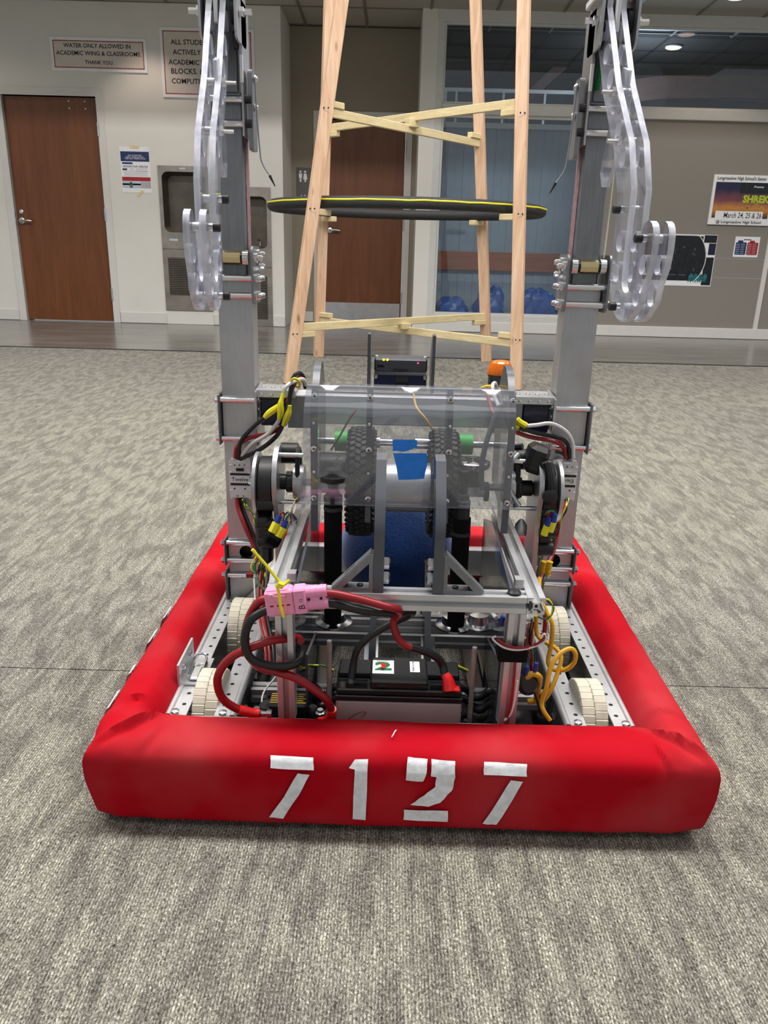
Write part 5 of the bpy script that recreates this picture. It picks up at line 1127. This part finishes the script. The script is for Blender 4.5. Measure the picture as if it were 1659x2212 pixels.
pw('green_jumper', [(1178, 1112, 1.24), (1184, 1105, 1.24), (1196, 1105, 1.24), (1202, 1114, 1.24)], .0016, 'green_wire', ro, n=6); pw('red_jumper', [(1184, 1120, 1.24), (1184, 1110, 1.235), (1188, 1106, 1.235)], .0022, 'red_wire', ro, n=6)
twist(ro, [(1190, 1168), (1180, 1182), (1172, 1190), (1168, 1205)], 4, 4, ['green_wire', 'yellow', 'black_wire', 'green_wire'], .0013, 1.33)
pw('black_lead', [(1178, 1243, 1.32), (1172, 1262, 1.29), (1168, 1290, 1.22)], .0032, 'black_wire', ro); pw('red_lead', [(1170, 1243, 1.32), (1166, 1270, 1.28), (1170, 1300, 1.14), (1178, 1330, 1.10), (1176, 1370, 1.10)], .0036, 'red_wire', ro)
pw('yellow_cable', [(1165, 1250, 1.20), (1166, 1290, 1.10), (1180, 1320, 1.08), (1193, 1350, 1.07), (1190, 1395, 1.07), (1184, 1430, 1.065), (1195, 1446, 1.06), (1220, 1447, 1.05), (1240, 1432, 1.045), (1243, 1412, 1.045), (1232, 1401, 1.045), (1210, 1412, 1.04), (1190, 1440, 1.03), (1180, 1485, 1.02), (1170, 1515, 1.02), (1174, 1535, 1.015), (1188, 1556, 1.012)], .0036, 'yellow_cable', ro, 6)
pw('yellow_cable', [(1158, 1330, 1.09), (1160, 1370, 1.09), (1180, 1388, 1.08), (1200, 1400, 1.07), (1212, 1420, 1.06), (1204, 1455, 1.05), (1190, 1490, 1.04), (1170, 1520, 1.04)], .0034, 'yellow_cable', ro, 6)
pw('yellow_cable', [(1130, 1482, 1.04), (1136, 1466, 1.03), (1150, 1456, 1.03), (1165, 1462, 1.03), (1164, 1480, 1.04), (1158, 1510, 1.05), (1140, 1516, 1.05)], .0048, 'yellow_cable', ro, 6)
pw('green_lead', [(1162, 1332, 1.03), (1175, 1337, 1.03), (1190, 1330, 1.03), (1196, 1312, 1.03), (1184, 1297, 1.03)], .0013, 'green_wire', ro, n=6); pw('yellow_lead', [(1172, 1294, 1.03), (1186, 1296, 1.03), (1194, 1312, 1.03), (1188, 1335, 1.03), (1181, 1343, 1.03)], .0013, 'yellow', ro, n=6)
MB().tube([P(u, v, y=.985) for u, v in ((1165, 1374), (1178, 1370), (1176, 1386), (1150, 1398), (1120, 1404), (1092, 1400), (1072, 1388), (1064, 1378), (1072, 1374))], .0016, 6).build('white_lead', 'white_wire', ro); MB().tube([P(u, v, y=.986) for u, v in ((1168, 1370), (1180, 1372), (1160, 1392), (1130, 1400), (1095, 1394), (1074, 1380))], .0022, 6).build('red_lead', 'red_wire', ro)
MB().tube([P(u, v, y=.984) for u, v in ((1118, 1470), (1112, 1510), (1104, 1540), (1090, 1556))], .0016, 6).build('white_lead', 'white_wire', ro); MB().tube([P(u, v, y=.984) for u, v in ((1113, 1430), (1110, 1470), (1104, 1520), (1096, 1550))], .002, 6).build('red_lead', 'red_wire', ro)
MB().box((.136, .984, P(1110, 1412, y=.99).z-.012), (.178, 1.018, P(1110, 1412, y=.99).z+.008), 0, .002).build('black_tape_wrap', 'black_cloth', ro)
twist(ro, [(1150, 1340), (1145, 1380), (1148, 1420), (1150, 1460), (1160, 1500), (1172, 1540)], 6, 7, ['red_wire', 'black_wire', 'white_wire', 'black_wire', 'red_wire', 'green_wire'], .0018, 1.05)
for u, v in ((1137, 1448), (1157, 1440), (1084, 1340)): MB().tube([P(u-2, v+10, y=1.03), P(u+2, v-8, y=1.03)], .0035, 8, smooth=False).build('blue_terminal', 'blue_term', ro)
pw('grey_hose', [(1010, 1325, 1.22), (1030, 1316, 1.20), (1055, 1318, 1.17), (1072, 1335, 1.14)], .0036, 'white_plastic', ro)
c = P(1138, 1475, y=1.035); MB().lathe(c, Vector((.2, -1, .3)), [(0, .016), (.006, .018), (.012, .012)], 20).build('round_fan', 'black', ro)
# low wiring in the belly: corrugated black sleeves and pink-red leads
bw = PE('belly_wiring', 'black corrugated sleeves and red leads in the belly', (0, 1.1, .05))
for z, x0, x1, y in ((.098, -.158, -.098, 1.12), (.082, -.16, -.098, 1.11), (.066, -.16, -.09, 1.09), (.098, .096, .158, 1.12), (.082, .096, .16, 1.11), (.064, .095, .16, 1.09), (.05, .095, .16, 1.06)):
    n = 60; c = [Vector((x0+(x1-x0)*i/n, y+.01*math.sin(i*.12), z+.006*math.sin(i*.15+y*40))) for i in range(n+1)]
    MB().tube(c, .0062, 8, smooth=False, taper=lambda t, n=n: 1+.16*(1 if int(t*n+.01) % 2 else -1)).build('corrugated_sleeve', 'black', bw)
for s in (-1, 1):
    for dz in (0, .012): wire('red_lead', [(s*.105, 1.03, .055+dz), (s*.13, 1.04, .05+dz), (s*.16, 1.06, .06+dz), (s*.19, 1.10, .07+dz)], .0026, 'red_wire', bw)
    pw('signal_wire', [(829+s*110, 1450, 1.13), (829+s*130, 1438, 1.13), (829+s*150, 1440, 1.13), (829+s*180, 1452, 1.13)], .0016, 'green_wire', bw); pw('signal_wire', [(829+s*108, 1447, 1.13), (829+s*128, 1440, 1.13), (829+s*155, 1437, 1.13), (829+s*182, 1448, 1.13)], .0014, 'yellow', bw)
wire('black_lead', [(-.20, 1.12, .06), (-.215, 1.09, .10), (-.205, 1.07, .06), (-.18, 1.05, .05)], .003, 'black_wire', bw); wire('red_lead', [(-.19, 1.12, .08), (-.20, 1.08, .09), (-.195, 1.05, .05)], .003, 'red_wire', bw); wire('white_lead', [(-.21, 1.15, .10), (-.225, 1.10, .09), (-.21, 1.06, .05), (-.19, 1.04, .045)], .0016, 'white_wire', bw)
# threaded rods beside the battery
for u, v in ((708, 1405), (1030, 1420)):
    q = P(u, v, y=1.0); n = 70; c = [Vector((q.x, q.y+.03, .034+(q.z-.034)*i/n)) for i in range(n+1)]
    MB().tube(c, .0040, 8, smooth=False, taper=lambda t, n=n: 1+.07*(1 if int(t*n+.01) % 2 else -1)).build('threaded_rod', 'rod', rb)
# breaker
br = PE('main_breaker', 'black circuit breaker with red button and yellow print', (-.16, 1.02, .12)); q = P(625, 1540, y=1.035); bx, bz = q.x, q.z+.004
m = MB(); m.box((bx-.033, 1.033, bz-.03), (bx+.026, 1.073, bz+.012), 0, .004); m.box((bx-.006, 1.029, bz-.02), (bx+.008, 1.073, bz+.020), 0, .003); m.lathe((bx-.036, 1.043, bz-.03), Z, [(0, .012), (.034, .012), (.040, .006)], 14); m.lathe((bx+.036, 1.043, bz-.03), Z, [(0, .010), (.028, .010), (.034, .006)], 14); m.build('body', 'black', br)
MB().box((bx-.002, 1.032, bz+.019), (bx+.004, 1.047, bz+.0225), 0, .001).build('red_button', 'red_bright', br)
for x in (bx-.021, bx+.016):
    for i in range(5): m = MB(); m.box((x-.009, 1.0375+i*.006, bz+.0118), (x+.009-.005*(i % 2), 1.0392+i*.006, bz+.0124)); m.build('printed_line', 'amber_tape', br)
for x in (bx-.050, bx+.048): MB().lathe((x, 1.035, bz-.004), Z, [(0, .008), (.003, .008), (.004, .005), (.008, .005)], 6).build('terminal_stud', 'steel', br)

# --- power plug and heavy cables on the robot side
yp = .975; A_, B_ = P(576, 1300, y=yp), P(708, 1288, y=yp); U = (B_-A_).normalized(); V = Vector((-U.z, 0, U.x)); L_ = (B_-A_).length; o0 = (A_+B_)/2
def plugbox(mb, u0, u1, v0, v1, d0, d1, bev=.002):
    c = o0 + U*((u0+u1)/2) + V*((v0+v1)/2) + Y*((d0+d1)/2); R = Matrix((U, Y, V)).transposed(); return mb.obox(c, (u1-u0, d1-d0, v1-v0), R, 0, bev)
pl = PE('power_plug', 'pink power connector half at the robot end', o0); m = MB()
plugbox(m, -L_/2, -.004, -.018, .018, -.012, .012); plugbox(m, -L_/2+.003, -.010, .017, .0195, -.008, .01, .0005); plugbox(m, -L_/2+.003, -.010, -.0195, -.017, -.008, .01, .0005); m.build('shell', 'pink', pl)
m = MB()
for v in (.0085, -.0105): plugbox(m, -L_/2+.014, -.014, v-.0045, v+.0045, -.0132, -.0118, .0005)
c = o0+U*(-L_/2+.010)+V*.010; m.lathe(c-Y*.0118, -Y, [(0, .0062), (.0012, .0056)], 16); m.build('raised_panel', 'pink', pl)
m = MB()
for u, w_ in ((-.034, .0025), (-.022, .005), (-.011, .0025)): plugbox(m, u-w_, u+w_, -.0035, -.0008, -.0125, -.0115, .0004)
m.build('slot', 'red_wire', pl)
# heavy looped cables
pw('red_cable', [(585, 1292, .985), (560, 1300, .985), (540, 1330, .985), (530, 1370, .99), (535, 1410, .99), (560, 1440, .99), (600, 1452, .985), (640, 1465, .98), (680, 1490, .98), (708, 1515, .985), (715, 1540, .995), (706, 1556, 1.003)], .0062, 'red_wire', pl, 6, 12)
pw('black_cable', [(590, 1312, .98), (560, 1325, .975), (538, 1345, .97), (528, 1385, .968), (540, 1420, .968), (570, 1435, .972), (610, 1440, .98), (640, 1432, .99), (652, 1412, 1.01), (640, 1395, 1.04), (615, 1388, 1.05)], .0062, 'black_wire', pl, 6, 12)
pw('red_cable', [(650, 1384, 1.02), (640, 1378, 1.03), (615, 1380, 1.0), (580, 1385, .98), (540, 1400, .975), (500, 1420, .975), (475, 1450, .98), (470, 1480, .985), (482, 1510, .99), (510, 1530, .998), (545, 1540, 1.004), (562, 1541, 1.006)], .0062, 'red_wire', pl, 6, 12)
pw('red_sleeve', [(516, 1533, .998), (545, 1540, 1.003), (560, 1541, 1.005)], .0072, 'red_bright', pl, 4, 12); pw('red_sleeve', [(716, 1532, .99), (716, 1545, .996), (706, 1556, 1.001), (690, 1560, 1.004)], .0075, 'red_bright', pl, 5, 12)
q = P(570, 1542, y=1.008); MB().lathe(q, X, [(-.006, .005), (.004, .005), (.005, .007), (.012, .007)], 10).build('cable_lug', 'steel', pl)
# yellow cable tie round the plug
zt_ = PE('plug_tie', 'long yellow cable tie with its tail sticking up', o0); m = MB()
m.tube([P(597, 1262, y=.958), P(603, 1285, y=.955), P(606, 1310, y=.955), P(612, 1332, y=.958)], .0022, 6); m.build('strap', 'yellow', zt_); m = MB()
m.tube([P(608, 1262, y=.958), P(590, 1240, y=.955), P(570, 1215, y=.95), P(545, 1187, y=.945)], .0024, 6, taper=lambda t: 1.0-.25*t+(.25 if t > .9 else 0)); m.tube([P(605, 1266, y=.956), P(615, 1262, y=.956), P(625, 1253, y=.958)], .0022, 6); m.obox(P(606, 1264, y=.955), (.009, .007, .008), Matrix.Rotation(.4, 3, 'Y'), 0, .001); m.build('tail', 'yellow', zt_)

# ================================================================== BATTERY (lifts out)
bx0, bx1, by0, by1 = -.0925, .0880, .945, 1.018
by0 = 1.0165; by1 = by0+.078; zb1 = .176
q0, q1 = P(725, 1510, y=by0), P(998, 1516, y=by0)
bx0, bx1, zb = q0.x, q1.x, (q0.z+q1.z)/2
ba = thing('battery', 'mauve-grey block battery with black lid, held between two threaded rods', 'battery', ((bx0+bx1)/2, (by0+by1)/2, .034))
box('case', (bx0, by0, .0345), (bx1, by1, zb-.003), 'battery_grey', ba, .003)
m = MB(); m.box((bx0-.001, by0-.001, zb-.003), (bx1+.001, by1+.001, zb+.006), 0, .001); m.box((bx0+.001, by0+.002, zb+.006), (bx1-.001, by1-.001, zb+.016), 0, .002); m.build('lid', 'black', ba)
w3 = (bx1-bx0); m = MB(); m.box((bx0+w3*.27, by0+.003, zb+.016), (bx1-w3*.27, by1-.002, zb+.031), 0, .003); m.box((bx0+.002, by0+.035, zb+.016), (bx1-.002, by1-.002, zb+.026), 0, .002); m.build('lid_ridge', 'black', ba)
for x in (bx0+w3*.33, bx0+w3*.65): box('lid_slot', (x, by0+.001, zb+.021), (x+.014, by0+.0035, zb+.024), 'dark_hole', ba)
for a, b in ((.012, .25), (.745, .985)): box('terminal_tray', (bx0+w3*a, by0+.004, zb+.016), (bx0+w3*b, by0+.030, zb+.0165), 'smoke', ba)
m = MB(); m.tube([(bx0+w3*f, by0-.0012, z) for f, z in ((.10, zb-.035), (.14, zb-.028), (.19, zb-.022), (.23, zb-.020), (.24, zb-.023), (.20, zb-.030))], .0005, 4); m.build('red_scribble', 'red_wire', ba)
zt2 = zb+.0312
def sticker(u, v, du, dv, nm):
    c = P(u, v, z=zt2); return c
c = P(828, 1441, z=zt2); box('number_sticker', (c.x-.0165, c.y-.020, zt2), (c.x+.0165, c.y+.020, zt2+.0006), 'white', ba); st = c
m = MB(); vs, fs, w_, h_ = textverts('2', 1, 0, .06); m.add([Vector((st.x+a*.026/w_, st.y+.002+b*.026/h_, zt2+.0009)) for a, b in vs], fs); m.build('green_numeral', 'sticker_green', ba)
m = MB(); text(m, 'BATTERY', (st.x, st.y+.0172, zt2+.0009), X, Y, .020); m.build('lettering', 'sticker_green', ba)
for dx, dy, r in ((0, .006, .0042), (0, -.002, .0032), (-.001, -.008, .0036)): MB().lathe((st.x+dx, st.y+dy, zt2+.001), Z, [(0, r), (.0003, r)], 14).build('red_mark', 'red_bright' if dy > -.005 else 'ink', ba)
c = P(896, 1441, z=zt2); box('team_sticker', (c.x-.0075, c.y-.016, zt2), (c.x+.0075, c.y+.016, zt2+.0006), 'white', ba)
for i, ch in enumerate('7127'):
    m = MB(); text(m, ch, (c.x-.0025, c.y+.0115-i*.0077, zt2+.0009), X, Y, None, .0058, bold=.02); m.build('lettering', 'ink', ba)
# battery leads and its pink plug half
bp = PE('x', None)
bpy.data.objects.remove(bp)
bl = part_empty('battery_plug', ba, o0, 'pink power connector half at the battery end'); m = MB()
m.cyl(o0+U*.008+V*.0092, o0+U*(L_/2)+V*.0092, .0088, 16); m.cyl(o0+U*.008-V*.0088, o0+U*(L_/2)-V*.0088, .0088, 16); plugbox(m, -.0035, .014, -.0185, .0185, -.012, .012); plugbox(m, .014, L_/2-.002, -.003, .004, -.006, .009, .001); m.build('shell', 'pink', bl)
m = MB()
for u in (.020, .028, .036):
    for v in (.0092, -.0088): m.cyl(o0+U*(u-.0012)+V*v, o0+U*(u+.0012)+V*v, .0093, 16)
m.build('grip_rib', 'pink', bl)
for u in (.017, .034): MB().lathe(o0+U*u+V*.0005-Y*.0058, -Y, [(0, .0022), (.0006, .0022)], 10).build('pin_hole', 'ink', bl)
m = MB(); text(m, '12', o0+U*.007+V*.003-Y*.0123, V, -U, .0045); m.build('marker_scrawl', 'ink', bl); m = MB(); text(m, 'B', o0+U*.007-V*.007-Y*.0123, V, -U, .006); m.build('marker_scrawl', 'ink', bl)
def bwire(nm, pts, r, mat): return wire(nm, [P(u, v, y=y) for u, v, y in pts], r, mat, ba, 12, 6)
bwire('red_lead', [(702, 1281, .975), (730, 1284, .975), (780, 1295, .972), (830, 1309, .97), (858, 1316, .98), (862, 1325, 1.0), (853, 1335, 1.01), (850, 1350, 1.01), (858, 1375, 1.01), (870, 1390, 1.01), (888, 1399, 1.012)], .0056, 'red_wire')
bwire('black_sleeve', [(886, 1398, 1.012), (910, 1405, 1.02), (940, 1418, 1.03), (955, 1435, 1.035), (960, 1455, 1.03)], .0062, 'black_wire'); bwire('black_lead', [(706, 1303, .98), (735, 1307, .98), (790, 1320, .985), (850, 1324, 1.0), (890, 1320, 1.03), (878, 1332, 1.04), (840, 1350, 1.04), (800, 1375, 1.04), (775, 1400, 1.04), (765, 1430, 1.04), (760, 1460, 1.035), (758, 1480, 1.03)], .0060, 'black_wire')
MB().tube([P(961, 1456, y=1.03), P(968, 1470, y=1.025), P(972, 1490, y=1.02)], .0085, 10, taper=lambda t: .8+.5*t).obox(P(983, 1488, y=1.018), (.015, .012, .006), Matrix.Rotation(.15, 3, 'Y'), 0, .002).build('red_terminal_wrap', 'red_bright', ba)
q = P(758, 1478, y=1.03); MB().obox(q, (.014, .016, .02), None, 0, .004).build('black_terminal_wrap', 'black', ba)

# ================================================================== BALL
m = MB(); bc = Vector((-.005, 1.530, .193)); R_ = .1195; nu, nv = 64, 40; vs = []; fs = []
for j in range(1, nv):
    for i in range(nu):
        a, b = 2*math.pi*i/nu, math.pi*j/nv; d = Vector((math.sin(b)*math.cos(a), math.sin(b)*math.sin(a), math.cos(b))); vs.append(bc + d*(R_ + .0012*noise.noise(d*9)))
for j in range(nv-2):
    for i in range(nu): a, b = j*nu+i, j*nu+(i+1) % nu; fs.append((a, a+nu, b+nu, b))
k0 = len(vs); vs += [bc+Z*R_, bc-Z*R_]
fs += [(k0, i, (i+1) % nu) for i in range(nu)] + [(k0+1, (nv-2)*nu+(i+1) % nu, (nv-2)*nu+i) for i in range(nu)]
m.add(vs, fs); tag(m.build('ball', 'ball', None, 180), 'large blue fleece-covered ball held inside the robot behind the front bar', 'ball')
# rails that carry the ball
for x in (-.06, .05): MB().prism([(1.38, .055), (1.70, .055), (1.70, .085), (1.56, .079), (1.50, .079), (1.38, .10)], .008, ((x-.004, 0, 0), Y, Z, X), [], 0, 1).build('ball_rail', ['poly_tint', 'poly_grey'], rb)
